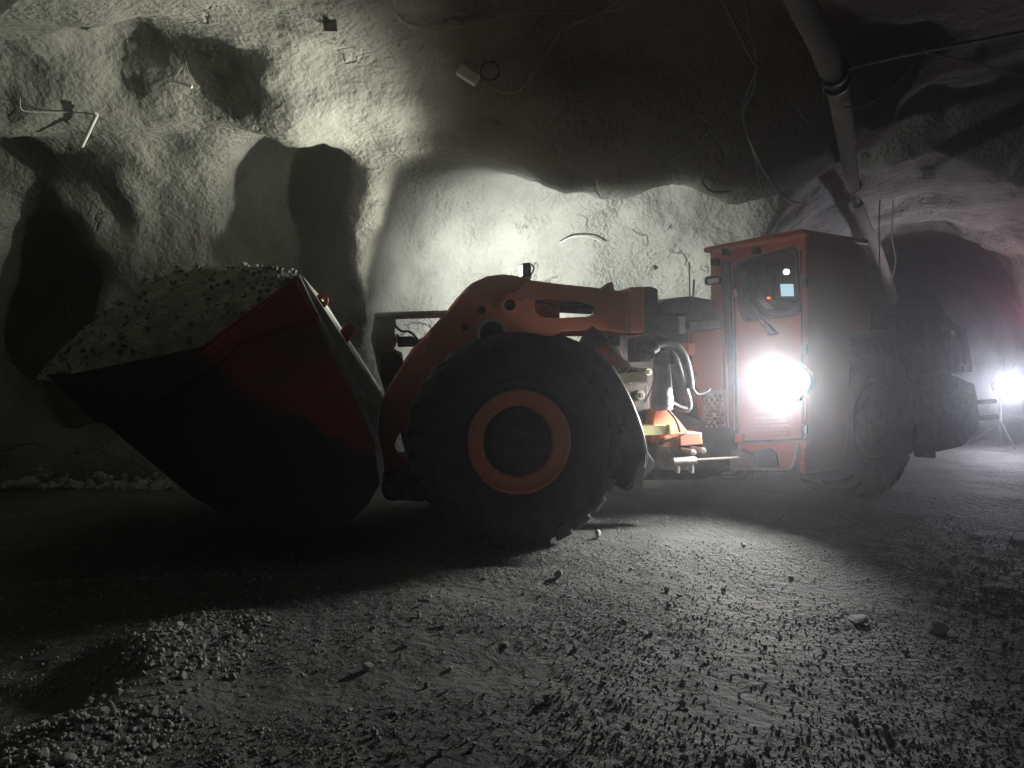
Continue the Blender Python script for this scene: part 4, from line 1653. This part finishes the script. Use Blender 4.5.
# ================================================================== far lamp
fp = Vector(wp(1006, 386, 14.5))
fl_ = empty('flood_lamp', (fp.x, fp.y, fh(fp.x, fp.y)))
tag(fl_, 'glaring white flood lamp far down the right tunnel', 'lamp')
FL = Frame(fp.x, fp.y, 28)
for dx in (-.19, .19):
    m = MB(FL)
    m.lathe([(.001, .12), (.12, .10), (.19, .0), (.2, -.02), (.185, -.02)], (dx, fp.z), 32)
    h = m.build('lamp_housing', M['dark'], fl_)
    m = MB(FL)
    m.lathe([(.185, -.015), (.12, -.04), (.001, -.05)], (dx, fp.z), 32)
    m.build('lamp_lens', M['farlens'], h)
m = MB(FL)
m.cyl((0, .1, .02), (0, .1, fp.z), .03, n=12)
m.box(-.25, .25, .06, .12, fp.z - .03, fp.z + .03)
for a in (0, 120, 240):
    m.cyl((0, .1, .5), (.5 * math.cos(math.radians(a)), .1 + .5 * math.sin(math.radians(a)), .02), .018, n=8)
m.build('lamp_stand', M['dark'], fl_)

# ================================================================== haze
m = MB()
m.box(-9.3, 14.9, -3.2, 24.9, -.4, 6.1)
hz_ = m.build('dust_haze', M['dark'], None)
hm = D.materials.new('dusty_air')
hm.use_nodes = True
nt = hm.node_tree
for n_ in list(nt.nodes):
    nt.nodes.remove(n_)
out = nt.nodes.new('ShaderNodeOutputMaterial')
vs_ = nt.nodes.new('ShaderNodeVolumeScatter')
vs_.inputs['Color'].default_value = (0.9, 0.93, 1.0, 1)
vs_.inputs['Density'].default_value = 0.010
vs_.inputs['Anisotropy'].default_value = 0.92
nt.links.new(vs_.outputs[0], out.inputs['Volume'])
hz_.data.materials.clear()
hz_.data.materials.append(hm)
tag(hz_, 'thin dusty haze hanging in the tunnel air', 'haze', kind='stuff')


# ================================================================== lights
def light(name, kind, loc, energy, color, target=None, size=0.1, angle=None, blend=1.0):
    d = D.lights.new(name, kind)
    d.energy = energy
    d.color = color
    d.shadow_soft_size = size
    if kind == 'SPOT':
        d.spot_size = math.radians(angle)
        d.spot_blend = blend
    o = D.objects.new(name, d)
    COL.objects.link(o)
    o.location = loc
    if target is not None:
        o.rotation_euler = (Vector(target) - Vector(loc)).to_track_quat('-Z', 'Y').to_euler()
    return o


# cab work lamp, in front of its lens
lp = F3.w((LX, -.30, LZ))
fwd = F3.w((LX, -1.30, LZ - .42))
light('cab_lamp_beam', 'SPOT', lp, 760, (1.0, 0.98, 0.96), fwd, .17, 116, 0.8)
# lamp on top of the boom tower, lighting wall and roof ahead
_p = F1.p3(515, 270, 1.42)
lp2 = F1.w(_p)
lp3 = F1.w((FLX - .1, 2.78, FLZ))
light('boom_lamp_beam', 'SPOT', lp2, 190, (0.98, 1.0, 0.95), F1.w((-2.0, 0.9, 2.3)), .05, 64, 0.5)
light('front_lamp_beam', 'SPOT', lp3, 1500, (1.0, 1.0, 0.86), (lp3[0] - 3.2, lp3[1] - 1.0, lp3[2] + 1.35), .05, 76, 0.9)
light('front_lamp_spill', 'SPOT', lp3, 700, (0.97, 1.0, 0.95), (lp3[0] + .35, lp3[1] + 2, lp3[2] + .1), .06, 165, 0.8)
light('boom_fill_beam', 'SPOT', lp2, 130, (1.0, 1.0, 0.88), (-4.6, 8.3, 4.6), .05, 110, 0.9)  # added fill at the boom lamp, lifts shadows on left wall and roof
# far tunnel
light('far_lamp_beam', 'SPOT', (fp.x - .1, fp.y - .25, fp.z), 150, (0.88, 0.9, 1.0), (fp.x - 2.0, fp.y - 2.5, .1), .15, 100, 0.8)
light('far_lamp_up_beam', 'SPOT', (fp.x - .1, fp.y - .25, fp.z), 330, (0.86, 0.82, 1.0), (fp.x - 2.1, fp.y + .0, fp.z + 1.9), .15, 92, 0.7)
light('far_lamp_bulb', 'POINT', (fp.x - .12, fp.y - .3, fp.z), 120, (0.88, 0.87, 1.0), None, .15)
light('tail_lamp', 'POINT', (9.3, 13.6, 2.5), 26, (1.0, 0.15, 0.28), None, .1)

w = D.worlds.new('world')
bpy.context.scene.world = w
w.use_nodes = True
w.node_tree.nodes['Background'].inputs[0].default_value = (0.02, 0.02, 0.025, 1)
w.node_tree.nodes['Background'].inputs[1].default_value = 0.0

sc = bpy.context.scene
sc.view_settings.view_transform = 'Standard'
sc.view_settings.look = 'None'
sc.view_settings.gamma = 1
sc.view_settings.use_curve_mapping = False
sc.view_settings.exposure = 0.0
sc.cycles.max_bounces = 6
sc.cycles.volume_bounces = 1
